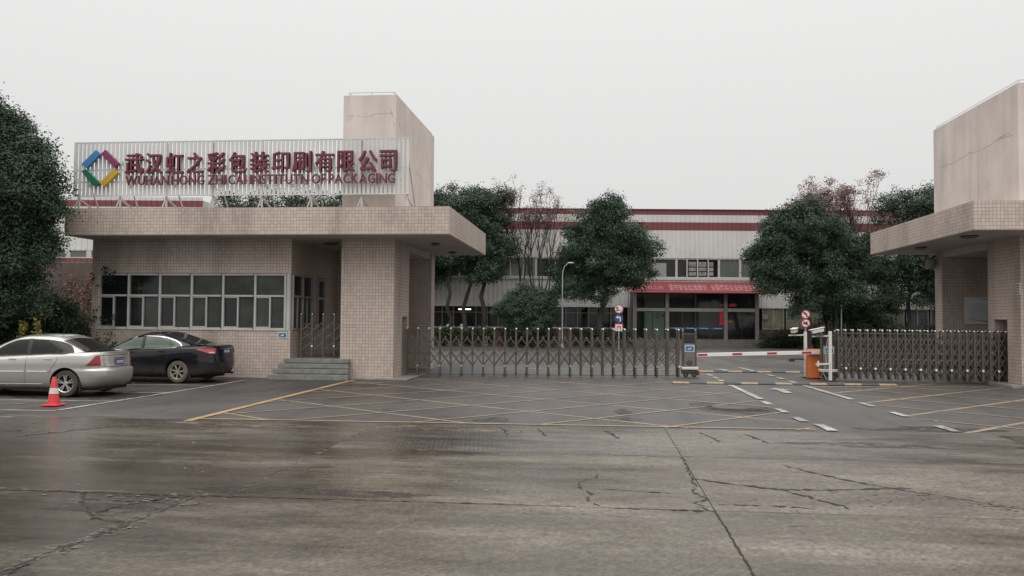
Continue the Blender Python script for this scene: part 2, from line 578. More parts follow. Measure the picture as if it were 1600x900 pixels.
def thing(name, label, cat, loc=(0, 0, 0), rotz=0.0, group=None):
    o = bpy.data.objects.new(name, None)
    o.empty_display_size = 0.3
    COL.objects.link(o)
    o.location = loc
    o.rotation_euler = (0, 0, rotz)
    return tag(o, label, cat, group)

def kids(o):
    return [c for c in bpy.data.objects if c.parent == o]

def copy_tree(o, parent=None):
    c = o.copy()
    COL.objects.link(c)
    if parent is not None:
        c.parent = parent
    for ch in kids(o):
        copy_tree(ch, c)
    return c

def quick_mesh(name, V, F, mats, parent=None, midx=None):
    me = bpy.data.meshes.new(name)
    nv, nf = len(V), len(F)
    me.vertices.add(nv)
    me.vertices.foreach_set('co', np.asarray(V, dtype=np.float32).ravel())
    k = F.shape[1]
    me.loops.add(nf * k)
    me.loops.foreach_set('vertex_index', F.astype(np.int32).ravel())
    me.polygons.add(nf)
    me.polygons.foreach_set('loop_start', np.arange(0, nf * k, k, dtype=np.int32))
    me.polygons.foreach_set('loop_total', np.full(nf, k, dtype=np.int32))
    for m in (mats if isinstance(mats, (list, tuple)) else [mats]):
        me.materials.append(m)
    if midx is not None:
        me.polygons.foreach_set('material_index', midx)
    me.update(calc_edges=True)
    me.validate()
    o = bpy.data.objects.new(name, me)
    COL.objects.link(o)
    if parent:
        o.parent = parent
    return o

_txt = bpy.data.curves.new('lettering_source', 'FONT')
_txt_o = bpy.data.objects.new('lettering_source', _txt)
COL.objects.link(_txt_o)
_txt.resolution_u = 3

def glyph(body, bold=0.0, depth=0.02):
    """mesh data of a string, scaled so that its box is 0..1 in x and z, standing in the xz plane facing -y"""
    _txt.body = body
    _txt.offset = bold
    _txt.extrude = 0.0
    dg = bpy.context.evaluated_depsgraph_get()
    dg.update()
    me = bpy.data.meshes.new_from_object(_txt_o.evaluated_get(dg))
    bm = bmesh.new()
    bm.from_mesh(me)
    bpy.data.meshes.remove(me)
    xs = [v.co.x for v in bm.verts]
    ys = [v.co.y for v in bm.verts]
    x0, x1, y0, y1 = min(xs), max(xs), min(ys), max(ys)
    vs = [((v.co.x - x0) / (x1 - x0), (v.co.y - y0) / (y1 - y0)) for v in bm.verts]
    bm.verts.index_update()
    fs = [tuple(v.index for v in f.verts) for f in bm.faces]
    edges = [(e.verts[0].index, e.verts[1].index) for e in bm.edges if len(e.link_faces) == 1]
    bm.free()
    return vs, fs, edges, (x1 - x0) / (y1 - y0)

def letter_into(mb, body, x0, x1, z0, z1, y, bold=0.0, thick=0.0):
    vs, fs, edges, asp = glyph(body, bold)
    V = [(x0 + a * (x1 - x0), y, z0 + b * (z1 - z0)) for a, b in vs]
    Fs = list(fs)
    if thick:
        n = len(V)
        V += [(p[0], p[1] + thick, p[2]) for p in V]
        Fs += [tuple(i + n for i in reversed(f)) for f in fs]
        Fs += [(a, b, b + n, a + n) for a, b in edges]
    mb.add(V, Fs)
    return mb

def bold_letter_into(mb, body, x0, x1, z0, z1, y, bx, bz, thick):
    """a heavy raised letter: the glyph struck five times, each a hair behind the other"""
    for i, (sx, sz) in enumerate(((0, 0), (-1, -.8), (1, .8), (-1, .8), (1, -.8))):
        letter_into(mb, body, x0 + bx + sx * bx, x1 - bx + sx * bx, z0 + bz + sz * bz, z1 - bz + sz * bz, y + i * .003, 0.0, thick - i * .003)
    return mb

# ================================================================== ground, road, markings
g = MB()
g.sheet([(-300, -60), (300, -60), (300, 400), (-300, 400)], 0.0)
tag(g.build('asphalt_ground', ASPH), kind='structure')

rng = random.Random(7)
XJ = [-60, -45, -35, -25, -19.7, -14.5, -9.3, -3.7, 1.1, 6.3, 11.5, 16.7, 22, 32, 45, 60]
YJ = [-30, -12, -4, 1.9, 5.05, 8.25, 11.45, 14.3]
road = MB()
road.sheet([(-60, -30), (60, -30), (60, 14.36), (-60, 14.36)], 0.004)
nb = len(road.f)
road.m = [4] * nb
pick = {(1, 4): 0}
for i in range(len(XJ) - 1):
    for j in range(len(YJ) - 1):
        x0, x1, y0, y1 = XJ[i], XJ[i + 1], YJ[j], YJ[j + 1]
        if y0 < 8:       # the nearer joint runs along the broken crack
            x0, x1 = [-4.08 if q == -3.7 else q for q in (x0, x1)]
        gp = 0.005
        road.mi = 0
        if x0 >= 1.0 and 8 < y0 < 9:
            road.mi = 1
        elif y0 > 11 and -3.8 < x0 < 6:
            road.mi = 3
        elif y0 > 11:
            road.mi = 2
        road.sheet([(x0 + gp, y0 + gp), (x1 - gp, y0 + gp), (x1 - gp, y1 - gp), (x0 + gp, y1 - gp)], 0.010)
tag(road.build('concrete_road', CONC + [CRACK]), kind='structure')

def ribbon(mb, pts, w, z, jit=0.0, step=0.10, seed=1, wvar=0.6):
    """a jagged strip of varying width along a ground polyline"""
    rr = random.Random(seed)
    P = []
    for a, b in zip(pts[:-1], pts[1:]):
        L = math.dist(a, b)
        n = max(1, int(L / step))
        for k in range(n):
            t = k / n
            P.append((a[0] + (b[0] - a[0]) * t, a[1] + (b[1] - a[1]) * t))
    P.append(pts[-1])
    Q = [(x + rr.uniform(-jit, jit), y + rr.uniform(-jit, jit)) for x, y in P]
    Lp, Rp = [], []
    for i, (x, y) in enumerate(Q):
        a, b = Q[max(0, i - 1)], Q[min(len(Q) - 1, i + 1)]
        dx, dy = b[0] - a[0], b[1] - a[1]
        d = math.hypot(dx, dy) or 1
        ww = w * 0.5 * (1 + rr.uniform(-wvar, wvar)) * (rr.choice((.25, .5, .8, 1.5)) if wvar > .65 else 1)
        if i in (0, len(Q) - 1) and wvar > 0.3:
            ww *= 0.4
        Lp.append((x - dy / d * ww, y + dx / d * ww, z))
        Rp.append((x + dy / d * ww, y - dx / d * ww, z))
    n = len(Q)
    mb.add(Lp + Rp, [(i, i + 1, n + i + 1, n + i) for i in range(n - 1)])

cr = MB()
CZ = 0.0145
ribbon(cr, [(-4.15, 4.6), (-4.12, 6.2), (-4.02, 7.2), (-3.98, 8.2)], 0.0612, CZ, 0.0260, 0.050, 1, 0.8)
ribbon(cr, [(-5.2, 8.22), (-4.95, 7.85), (-4.75, 7.55), (-4.45, 7.2), (-4.1, 7.1)], 0.0360, CZ, 0.0260, 0.044, 2, 0.8)
ribbon(cr, [(-6.2, 8.26), (-4.6, 8.25), (-3.6, 8.25)], 0.0504, CZ, 0.0260, 0.050, 3, 0.9)
ribbon(cr, [(-5.0, 7.95), (-4.6, 7.9), (-4.35, 7.95), (-4.05, 7.85)], 0.0288, CZ, 0.0260, 0.033, 4, 0.9)
ribbon(cr, [(-4.55, 7.35), (-4.5, 7.7), (-4.3, 7.95), (-4.2, 8.2)], 0.0648, CZ, 0.0390, 0.033, 5, 0.9)
ribbon(cr, [(-3.6, 8.25), (-2.2, 8.26), (-0.2, 8.25)], 0.0158, CZ, 0.0156, 0.066, 6, 0.9)
ribbon(cr, [(0.1, 8.24), (1.1, 8.22)], 0.0360, CZ, 0.0156, 0.055, 7, 0.9)
ribbon(cr, [(1.1, 4.5), (1.1, 8.24)], 0.0158, CZ, 0.0078, 0.055, 8, 0.6)
ribbon(cr, [(1.05, 8.24), (0.95, 8.6), (1.1, 8.75), (1.0, 9.1), (1.06, 9.5), (1.1, 11.4)], 0.0216, CZ, 0.0260, 0.055, 9, 0.8)
ribbon(cr, [(1.09, 9.86), (1.45, 9.6), (1.93, 9.36), (2.5, 9.42), (3.24, 9.62), (3.4, 9.6)], 0.0396, CZ, 0.0195, 0.055, 10, 0.7)
ribbon(cr, [(1.93, 9.36), (2.15, 9.0), (2.41, 8.5)], 0.0432, CZ, 0.0260, 0.044, 11, 0.8)
ribbon(cr, [(2.30, 10.9), (2.75, 10.1), (3.1, 9.62), (3.5, 9.3), (4.0, 8.75), (4.4, 8.35)], 0.0302, CZ, 0.0260, 0.055, 12, 0.8)
ribbon(cr, [(0.0, 10.0), (0.0, 9.85), (-0.2, 9.5), (-0.2, 9.2), (-0.05, 8.9), (-0.12, 8.6), (0.02, 8.3)], 0.0216, CZ, 0.0260, 0.039, 13, 0.9)
ribbon(cr, [(-0.2, 9.2), (0.5, 9.05), (1.0, 9.0)], 0.0158, CZ, 0.0130, 0.055, 14, 0.9)
ribbon(cr, [(1.15, 8.55), (1.7, 8.52), (2.1, 8.45)], 0.0216, CZ, 0.0260, 0.039, 15, 0.9)
ribbon(cr, [(-8.6, 11.9), (-7.8, 13.2), (-7.4, 13.8)], 0.0504, CZ, 0.0650, 0.055, 17, 0.9)
ribbon(cr, [(-9.6, 12.0), (-8.9, 12.5)], 0.0360, CZ, 0.0520, 0.055, 18, 0.9)
for k, (x, y) in enumerate([(-1.6, 14.1), (-1.0, 14.1), (0.1, 14.0), (1.6, 13.9), (2.3, 13.8)]):
    ribbon(cr, [(x, y), (x + 0.12, y - 0.5), (x + 0.2, y - 0.95)], 0.05, CZ, 0.02, 0.09, 30 + k, 0.9)
tag(cr.build('road_cracks', CRACK), kind='structure')
sp = MB()
for k, (pts, w) in enumerate([([(-4.13, 4.6), (-4.10, 6.2), (-4.0, 7.2), (-3.96, 8.2)], .14), ([(-6.2, 8.30), (-4.6, 8.29), (-3.6, 8.28)], .10), ([(1.09, 9.90), (1.45, 9.64), (1.93, 9.40), (2.5, 9.45), (3.3, 9.64)], .10),
                              ([(3.1, 9.66), (3.5, 9.34), (4.0, 8.79), (4.5, 8.35)], .20), ([(-8.6, 11.9), (-7.8, 13.2), (-7.4, 13.8)], .16), ([(1.04, 8.3), (.94, 8.6), (1.09, 8.8), (1.0, 9.1)], .13),
                              ([(-3.6, 11.47), (-1.5, 11.47), (1.1, 11.47), (5.5, 11.5)], .06), ([(1.12, 11.4), (1.12, 14.2)], .03), ([(-3.68, 8.3), (-3.68, 14.2)], .05)]):
    ribbon(sp, pts, w, 0.0138, 0.03, 0.06, 200 + k, 0.9)
tag(sp.build('spalled_crack_edges', SPALL), kind='structure')

ch = MB()
rr = random.Random(5)
def flake(x, y, s, z=0.016):
    n = rr.randint(5, 7)
    a0 = rr.uniform(0, 6)
    ch.sheet([(x + math.cos(a0 + 6.283 * k / n) * s * rr.uniform(0.5, 1), y + math.sin(a0 + 6.283 * k / n) * s * rr.uniform(0.4, 0.9)) for k in range(n)], z)
for k in range(60):
    flake(rr.uniform(-9.3, -7.2), 0, 0.03) if False else None
for (xa, ya, xb, yb, cnt, sp, sz) in [(-9.0, 12.2, -7.5, 13.6, 60, 0.14, 0.035), (-4.2, 5.4, -4.0, 7.2, 45, 0.09, 0.03), (-5.0, 8.0, -3.8, 8.0, 40, 0.25, 0.04),
                                      (3.3, 9.3, 4.6, 8.3, 60, 0.12, 0.035), (2.2, 8.9, 3.4, 9.1, 70, 0.25, 0.025), (1.2, 9.0, 2.4, 8.5, 30, 0.2, 0.02)]:
    for k in range(cnt):
        t = rr.random()
        flake(xa + (xb - xa) * t + rr.gauss(0, sp), ya + (yb - ya) * t + rr.gauss(0, sp * 0.7), sz * rr.uniform(0.3, 1))
tag(ch.build('concrete_chips', CHIP), 'pale broken concrete chips along the road cracks', None, kind='stuff')

def blob_sheet(mb, x, y, rx, ry, z, seed, n=36):
    r2 = random.Random(seed)
    ph = [r2.uniform(0, 6.28) for _ in range(5)]
    pts = []
    for k in range(n):
        a = 6.283 * k / n
        q = 1 + sum(0.16 / (i + 1) ** 0.6 * math.sin((i + 2) * a + ph[i]) for i in range(5))
        pts.append((x + math.cos(a) * rx * q, y + math.sin(a) * ry * q))
    mb.sheet(pts, z)

sand = MB()
for i, (x, y, rx, ry) in enumerate([(-5.9, 13.75, 1.3, .30), (-3.0, 13.9, .9, .22), (-1.2, 13.75, 2.0, .30), (-8.6, 14.6, .55, .14), (-10.3, 14.3, .8, .2), (-12.6, 16.4, 1.2, .5)]):
    blob_sheet(sand, x, y, rx, ry, 0.0135, 50 + i)
tag(sand.build('silt_patches', SAND), kind='structure')
pud = MB()
for i, (x, y, rx, ry) in enumerate([(-0.55, 7.95, .12, .09), (2.75, 17.95, .55, .55), (1.75, 7.75, .09, .05)]):
    blob_sheet(pud, x, y, rx, ry, 0.0140, 80 + i)
tag(pud.build('puddles', PUDDLE), kind='structure')
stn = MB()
for i, (x, y, rx, ry) in enumerate([(2.75, 18.05, .85, 1.1), (-1.9, 15.2, .30, .35), (0.5, 16.9, .18, .5), (0.45, 15.6, .3, .35), (5.6, 15.0, 1.2, .35), (7.4, 13.2, 1.6, .4), (-6.5, 22.5, .9, .5), (-11.5, 18.4, 1.6, .9), (-11.3, 22.6, 1.5, .7), (3.8, 12.9, 1.2, .25), (6.2, 9.0, 1.2, .5), (-4.6, 7.6, .5, .25), (-3.0, 8.6, 1.2, .2), (-8.2, 7.4, 1.2, .3)]):  # damp spots, plus two dark patches beneath the parked cars
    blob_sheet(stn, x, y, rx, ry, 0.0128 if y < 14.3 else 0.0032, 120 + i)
tag(stn.build('damp_and_dark_patches', DARK_PATCH), kind='structure')

# raised threshold strip under piers and gates
kb = MB()
kb.box(-9.6, -5.5, 24.32, 26.9, 0.0, 0.05)
kb.box(11.3, 26, 24.7, 27.2, 0.0, 0.09)
tag(kb.build('threshold_kerb', KERB, bevel=0.012), kind='structure')

def clip_line(p, q, x0, x1, y0, y1):
    t0, t1 = 0.0, 1.0
    dx, dy = q[0] - p[0], q[1] - p[1]
    for pp, qq in ((-dx, p[0] - x0), (dx, x1 - p[0]), (-dy, p[1] - y0), (dy, y1 - p[1])):
        if pp == 0:
            if qq < 0:
                return None
            continue
        r = qq / pp
        if pp < 0:
            t0 = max(t0, r)
        else:
            t1 = min(t1, r)
    if t0 >= t1:
        return None
    return (p[0] + dx * t0, p[1] + dy * t0), (p[0] + dx * t1, p[1] + dy * t1)

def hatch(mb, x0, x1, y0, y1, slope, xref, starts, w, z):
    for ys in starts:
        p = (x0 - 20, ys + slope * (x0 - 20 - xref))
        q = (x1 + 20, ys + slope * (x1 + 20 - xref))
        c = clip_line(p, q, x0, x1, y0, y1)
        if c and math.dist(*c) > 0.3:
            ribbon(mb, [c[0], c[1]], w, z, 0.006, 0.5, int(ys * 7), 0.12)

yb = MB()
hatch(yb, -7.04, 3.58, 14.55, 25.3, -0.75, -7.04, [12.9 + 2.72 * k + 2.6 for k in range(8)], 0.09, 0.004)
yb2 = MB()
hatch(yb2, -7.04, 3.58, 14.55, 25.3, 1.12, -7.04, [3.0 + 2.42 * k for k in range(10)], 0.08, 0.008)
yb.add(yb2.v, yb2.f)
hatch(yb, 5.95, 14.5, 14.6, 26.2, 1.0, 6.0, [14.65 + 2.57 * k for k in range(-3, 6)], 0.11, 0.0041)
yb2 = MB()
hatch(yb2, 5.95, 14.5, 14.6, 26.2, -1.05, 6.0, [16.5 + 2.6 * k for k in range(0, 8)], 0.09, 0.0081)
yb.add(yb2.v, yb2.f)
tag(yb.build('yellow_hatch_marking', YELLOW), kind='structure')
yb = MB()
ribbon(yb, [(-7.05, 14.1), (-7.05, 24.2)], 0.15, 0.0121, 0.004, 0.5, 3, 0.06)
ribbon(yb, [(-7.0, 14.48), (3.6, 14.66)], 0.075, 0.0125, 0.01, 0.5, 4, 0.25)
ribbon(yb, [(5.95, 24.2), (12.6, 25.4)], 0.09, 0.0121, 0.01, 0.5, 5, 0.25)
tag(yb.build('yellow_border_marking', YELLOW2), kind='structure')

wm = MB()
def dash(x0, y0, x1, y1, w=0.15):
    ribbon(wm, [(x0, y0), (x1, y1)], w, 0.0165, 0.004, 0.4, int(abs(x0 * 31 + y0 * 7)), 0.08)
dash(3.68, 24.35, 3.72, 20.1, 0.16)
for y in (26.1, 27.4, 28.7, 19.2, 17.6, 16.1):
    dash(3.66, y + 0.35, 3.68, y - 0.35, 0.16)
dash(3.82, 15.4, 3.84, 14.5, 0.17)
dash(5.72, 24.6, 5.83, 20.4, 0.15)
for y in (26.0, 27.5, 29.0, 19.2, 17.3, 15.1):
    dash(5.78 - (y - 20) * 0.012, y + 0.4, 5.80 - (y - 20) * 0.012, y - 0.4, 0.16)
dash(5.40, 33.4, 5.62, 30.3, 0.15)
# lane arrows
for (ax, ay, L) in ((4.72, 21.9, 1.6), (4.55, 30.9, 1.4)):
    wm.sheet([(ax - .10, ay), (ax + .12, ay), (ax + .12, ay + L * .62), (ax - .10, ay + L * .62)], 0.0166)
    wm.sheet([(ax - .30, ay + L * .62), (ax + .32, ay + L * .62), (ax + .01, ay + L)], 0.0166)
dash(-3, 31, 3.3, 31.4, 0.12)
tag(wm.build('white_lane_marking', WHITE), kind='structure')
pm = MB()
for pts, w in [([(-10.05, 23.6), (-10.1, 19.4), (-10.25, 15.35)], 0.11), ([(-16.5, 15.0), (-10.25, 15.3)], 0.09), ([(-16.0, 21.45), (-10.15, 21.6)], 0.09),
               ([(-16.0, 18.85), (-10.15, 19.35)], 0.09), ([(-15.5, 16.95), (-10.2, 17.2)], 0.09)]:
    ribbon(pm, pts, w, 0.0045 + 0.004 * (pts[0][0] > -11), 0.004, 0.5, int(w * 100 + abs(pts[0][1])), 0.08)
tag(pm.build('parking_bay_marking', WHITE), kind='structure')

# scattered fallen leaves and grit
lv = MB()
r9 = random.Random(19)
for k in range(150):
    x, y = (r9.uniform(-9, 10), r9.uniform(14.8, 24)) if k % 3 else (r9.uniform(-7, 7), r9.uniform(6, 14))
    a, q = r9.uniform(0, 6.3), r9.uniform(.012, .034)
    lv.add([(x + q * math.cos(a), y + q * math.sin(a), .020), (x - q * .5 * math.sin(a), y + q * .5 * math.cos(a), .026), (x - q * math.cos(a), y - q * math.sin(a), .020), (x + q * .5 * math.sin(a), y - q * .5 * math.cos(a), .018)], [(0, 1, 2, 3)])
tag(lv.build('fallen_leaves', simple('dry_leaf', (0.16, 0.115, 0.07), 0.8, var=0.6, nscale=1.5)), 'scattered dry leaves and grit on the wet paving', None, kind='stuff')

# manhole and inner yard covers
mh = MB()
mh.lathe([(0.0, 0.014), (0.30, 0.014), (0.32, 0.010), (0.36, 0.012), (0.40, 0.006)], 32)
o = mh.build('manhole_cover', STEEL_D, smooth=True, loc=(2.75, 18.1, 0.012))
tag(o, 'round dark manhole cover in the yellow hatching before the gate', 'manhole cover')
for (x, y, lab) in ((6.4, 34.6, 'small dark drain cover behind the barrier arm, nearer one'), (9.2, 35.6, 'small dark drain cover behind the orange barrier box, farther one')):
    mh = MB()
    mh.lathe([(0.0, 0.014), (0.36, 0.014), (0.40, 0.006)], 24)
    tag(mh.build('manhole_cover', STEEL_D, smooth=True, loc=(x, y, 0.004)), lab, 'manhole cover')

# speed bumps, alternating segments
def speed_bump(p, q, n, label, w=0.32, hgt=0.05):
    t = thing('speed_bump', label, 'speed bump', (p[0], p[1], 0.013), math.atan2(q[1] - p[1], q[0] - p[0]), 'striped speed bumps')
    L = math.dist(p, q) / n
    for k in range(n):
        b = MB()
        prof = [(-w / 2, 0), (-w / 2, 0.012), (-w * .28, hgt * .8), (0, hgt), (w * .28, hgt * .8), (w / 2, 0.012), (w / 2, 0)]
        x0, x1 = k * L + 0.004, (k + 1) * L - 0.004
        n2 = len(prof)
        b.add([(x0, y, z) for y, z in prof] + [(x1, y, z) for y, z in prof],
              [tuple(range(n2)), tuple(reversed(range(n2, 2 * n2)))] + [(i, n2 + i, n2 + (i + 1) % n2, (i + 1) % n2) for i in range(n2)])
        sg = b.build('bump_segment', BUMP_Y if k % 2 == 0 else BUMP_K, t)
        sg['label'] = 'yellow bump segment' if k % 2 == 0 else 'black bump segment'
speed_bump((2.1, 24.75), (8.35, 25.1), 13, 'long black and yellow speed bump in front of the gate opening')
speed_bump((3.5, 30.4), (7.5, 30.75), 8, 'shorter black and yellow speed bump beyond the barrier arm')

# ================================================================== left gatehouse
YF = 24.6
gh = thing('gatehouse', 'tiled gatehouse with flat canopy, white window strip and tall plaster tower', 'gatehouse', (-9.0, YF, 0))
gh_off = Vector((-9.0, YF, 0))
def gpart(mb, name, mat, parent=gh, **k):
    off = gh_off if parent is gh else Vector((0, 0, 0))
    o = mb.build(name, mat, parent, **k)
    if parent is gh:
        o.location = -gh_off
    return o
def slot_pier(mb, x0, x1, y0, y1, z0, z1, sy0, sy1, sz, side, depth):
    """pier with a gate slot cut into the face x1 (side=+1) or x0 (side=-1)"""
    mb.box(x0, x1, y0, sy0, z0, z1)
    mb.box(x0, x1, sy1, y1, z0, z1)
    mb.box(x0, x1, sy0, sy1, sz, z1)
    if side > 0:
        mb.box(x0, x1 - depth, sy0, sy1, z0, sz)
    else:
        mb.box(x0 + depth, x1, sy0, sy1, z0, sz)

w = MB()
WX0, WX1 = -15.42, -9.13
w.box(WX0, WX1, YF, 30.4, 3.12, 4.16)                   # upper band
w.box(WX0, WX1, YF, 30.4, 0.0, 1.43)                    # lower band
w.box(WX0, -15.22, YF, 30.4, 1.43, 3.12)                # left jamb
w.box(WX1 - 0.25, WX1, 26.55, 26.95, 1.43, 3.12)        # side wall between windows
w.box(WX1 - 0.25, WX1, 27.75, 30.4, 1.43, 3.12)
w.box(WX0 + .2, WX1 - .25, 30.15, 30.4, 1.43, 3.12)     # rear
w.box(-9.13, -7.6, 29.0, 29.3, 0.0, 4.16)               # back wall of the entry
gpart(w, 'wall', TILE)
c = MB()
c.box(-15.55, -4.15, 23.38, 31.1, 4.17, 4.95)
cn = gpart(c, 'canopy', TILE)
sf = MB()
sf.box(-15.53, -4.17, 23.40, 31.08, 4.155, 4.1672)
gpart(sf, 'soffit', SOFFIT, cn)
cn_loc = cn.location.copy()
kids(cn)[0].location = (0, 0, 0)
pr = MB()
slot_pier(pr, -7.6, -6.0, YF, 26.62, 0.0, 4.155, 25.72, 26.44, 1.86, 1, 1.3)
gpart(pr, 'front_pillar', TILE)
pr = MB()
pr.box(-7.6, -6.0, 30.25, 30.85, 0.0, 4.155)
gpart(pr, 'rear_pillar', TILE)
pr = MB()
pr.box(-7.55, -6.05, 26.62, 30.25, 3.95, 4.155)
gpart(pr, 'beam', SOFFIT)
tw = MB()
tw.box(-7.6, -6.0, YF, 30.5, 4.952, 8.45)
to = gpart(tw, 'tower', PLASTER)
tr = MB()
tr.mi = 0
def rail(mb, x0, x1, y0, y1, z):
    mb.tube([(x0, y0, z + .02), (x0, y0, z + .10), (x1, y0, z + .10), (x1, y1, z + .10), (x0, y1, z + .10), (x0, y0, z + .10)], 0.010, 6)
    for (x, y) in ((x1, y0), ((x0 + x1) / 2, y0), (x1, y1), (x1, (y0 + y1) / 2), (x0, y1)):
        mb.tube([(x, y, z), (x, y, z + .1)], 0.010, 6)
rail(tr, -7.45, -6.08, YF + .08, 30.4, 8.45)
gpart(tr, 'lightning_rail', LAMP_G, to)
# crack lines and stains on the tower plaster
ck = MB()
r3 = random.Random(3)
def wall_crack(mb, pts, w, face, seed):
    """thin strip on a wall face; pts are (u, z); face maps u,z,off to xyz"""
    q = random.Random(seed)
    P = []
    for a, b in zip(pts[:-1], pts[1:]):
        for k in range(8):
            t = k / 8
            P.append((a[0] + (b[0] - a[0]) * t + q.uniform(-.02, .02), a[1] + (b[1] - a[1]) * t + q.uniform(-.02, .02)))
    P.append(pts[-1])
    A = [face(u, z + w * q.uniform(.1, 1)) for u, z in P]
    B = [face(u, z - w * q.uniform(.1, 1)) for u, z in P]
    n = len(P)
    mb.add(A + B, [(i, i + 1, n + i + 1, n + i) for i in range(n - 1)])
fr_face = lambda u, z: (u, YF - 0.003, z)
sd_face = lambda u, z: (-6.0 + 0.003, u, z)
wall_crack(ck, [(-7.5, 7.82), (-7.2, 7.86), (-6.9, 7.8), (-6.6, 7.88), (-6.1, 7.9)], 0.008, fr_face, 1)
wall_crack(ck, [(-7.45, 7.7), (-7.3, 7.82)], 0.012, fr_face, 2)
wall_crack(ck, [(-6.15, 8.0), (-6.07, 7.7), (-6.05, 7.45)], 0.02, fr_face, 3)
wall_crack(ck, [(27.3, 6.65), (29.8, 6.45)], 0.010, sd_face, 4)
wall_crack(ck, [(29.7, 7.0), (30.1, 7.4)], 0.015, sd_face, 5)
wall_crack(ck, [(24.8, 7.75), (25.3, 7.55)], 0.02, sd_face, 6)
gpart(ck, 'plaster_cracks', simple('plaster_crack', (0.33, 0.295, 0.27), 0.9, var=0.3), to)
for ch_o in kids(to) + kids(cn):
    ch_o.location = (0, 0, 0)

# front windows: five mullions, six bays; each bay its own part
MULX = [-15.22, -14.28, -13.28, -12.27, -11.28, -10.28, -9.285]
for k in range(6):
    x0, x1 = MULX[k] + 0.035, MULX[k + 1] - 0.035
    f = MB()
    fw = 0.045
    f.box(x0 - .035, x0 + .028, YF + .02, YF + .12, 1.432, 3.118)
    if k == 5:
        f.box(x1 - .028, x1 + .03, YF + .02, YF + .12, 1.432, 3.118)
    f.box(x0 + .028, x1 - (.028 if k == 5 else 0), YF + .03, YF + .11, 3.06, 3.118)
    f.box(x0 + .028, x1 - (.028 if k == 5 else 0), YF + .03, YF + .11, 1.432, 1.49)
    f.box(x0 + .028, x1 - (.028 if k == 5 else 0), YF + .03, YF + .11, 2.42, 2.475)
    # sliding sash
    sx = x0 + 0.46
    f.box(sx - .022, sx + .022, YF + .028, YF + .09, 1.492, 2.418)
    f.box(x0 + .030, sx - .024, YF + .05, YF + .09, 2.385, 2.418)
    f.box(x0 + .030, sx - .024, YF + .05, YF + .09, 1.492, 1.525)
    wo = gpart(f, 'window', ALU)
    for (a, b, z0, z1, lit) in ((x0, x1, 2.47, 3.07, [0, 0, 2, 2, 2, 2][k]), (x0, sx, 1.48, 2.43, [0, 0, 0, 2, 0, 1][k]), (sx, x1, 1.48, 2.43, [0, 1, 1, 2, 2, 2][k])):
        p = MB()
        p.box(a, b, YF + .095, YF + .105, z0, z1)
        po = gpart(p, 'pane', [GLASS_D, GLASS_M, GLASS_C][lit], wo)
        po.location = (0, 0, 0)
sl = MB()
sl.box(-15.25, -9.2, YF - .03, YF + .02, 1.412, 1.431)
gpart(sl, 'window_sill', ALU)
cp = MB()
cp.tube([(-9.22, YF + .07, 1.43), (-9.22, YF + .07, 3.12)], 0.075, 16)
gpart(cp, 'corner_post', ALU, smooth=True)
# side window (two bays) and door in the entry
f = MB()
for y in (24.78, 25.65, 26.5):
    f.box(-9.20, -9.10, y - .035, y + .035, 1.432, 3.118)
for (a, b) in ((24.815, 25.615), (25.685, 26.465)):
    f.box(-9.19, -9.11, a, b, 3.06, 3.118)
    f.box(-9.19, -9.11, a, b, 1.432, 1.49)
    f.box(-9.19, -9.11, a, b, 2.42, 2.475)
    f.box(-9.18, -9.12, (a + b) / 2 - .02, (a + b) / 2 + .02, 1.49, 2.42)
wo = gpart(f, 'window', ALU_G)
p = MB()
p.box(-9.175, -9.165, 24.8, 26.48, 1.45, 3.1)
po = gpart(p, 'pane', GLASS_D, wo)
po.location = (0, 0, 0)
f = MB()
f.box(-9.18, -9.09, 26.98, 27.06, .62, 3.1)
f.box(-9.18, -9.09, 27.62, 27.72, .62, 3.1)
f.box(-9.18, -9.09, 27.06, 27.62, 3.0, 3.1)
f.box(-9.18, -9.09, 27.06, 27.62, 2.40, 2.48)
do = gpart(f, 'door', ALU_G)
p = MB()
p.box(-9.16, -9.14, 27.05, 27.63, .6, 3.0)
po = gpart(p, 'pane', GLASS_D, do)
po.location = (0, 0, 0)
# steps and landing
st = MB()
st.box(-9.13, -7.6, 24.55, 29.0, 0.0, 0.60)
for k in range(4):
    zt = 0.60 - 0.15 * k
    st.box(-9.24 - .10 * k - (0.02 if k else 0), -7.26 + .03 * k, 24.35 - 0.13 * k, 24.5525 - 0.13 * (k - 1) * (k > 0) - 0.2 * (k > 0) , 0.0 if k == 3 else zt - 0.12, zt)
gpart(st, 'entry_steps', STONE, bevel=0.008)
st2 = MB()
st2.box(-9.20, -7.3, 24.36, 24.54, 0.0, 0.47)
st2.box(-9.30, -7.25, 24.22, 24.36, 0.0, 0.32)
st2.box(-9.40, -7.2, 24.09, 24.22, 0.0, 0.17)
gpart(st2, 'step_risers', simple('dark_step_face', (0.125, 0.130, 0.118), 0.5, var=0.3, nscale=5))

# soffit lamps (their own things: they hang from the canopies)
def soffit_lamp(x, y, z, rz, label):
    t = thing('ceiling_lamp', label, 'ceiling lamp', (x, y, z), rz, 'oval lamps under the canopies')
    b = MB()
    b.lathe([(0.0, -.085), (.10, -.08), (.15, -.05), (.165, -.002)], 20, Matrix.Diagonal((.8, 1.4, 1, 1)))
    b.build('lamp_cover', simple('dusty_lamp_cover', (0.090, 0.085, 0.078), 0.5, var=0.2), t, smooth=True)
    b = MB()
    b.lathe([(.165, 0.0), (.185, -.02), (.18, -.035), (.163, -.03)], 20, Matrix.Diagonal((.8, 1.38, 1, 1)))
    b.build('lamp_rim', STEEL_D, t, smooth=True)
soffit_lamp(-8.33, 25.9, 4.155, R(75), 'oval lamp under the left canopy between gatehouse window and pillar')
soffit_lamp(-5.06, 26.1, 4.155, R(15), 'oval lamp under the left canopy edge, nearer the road')
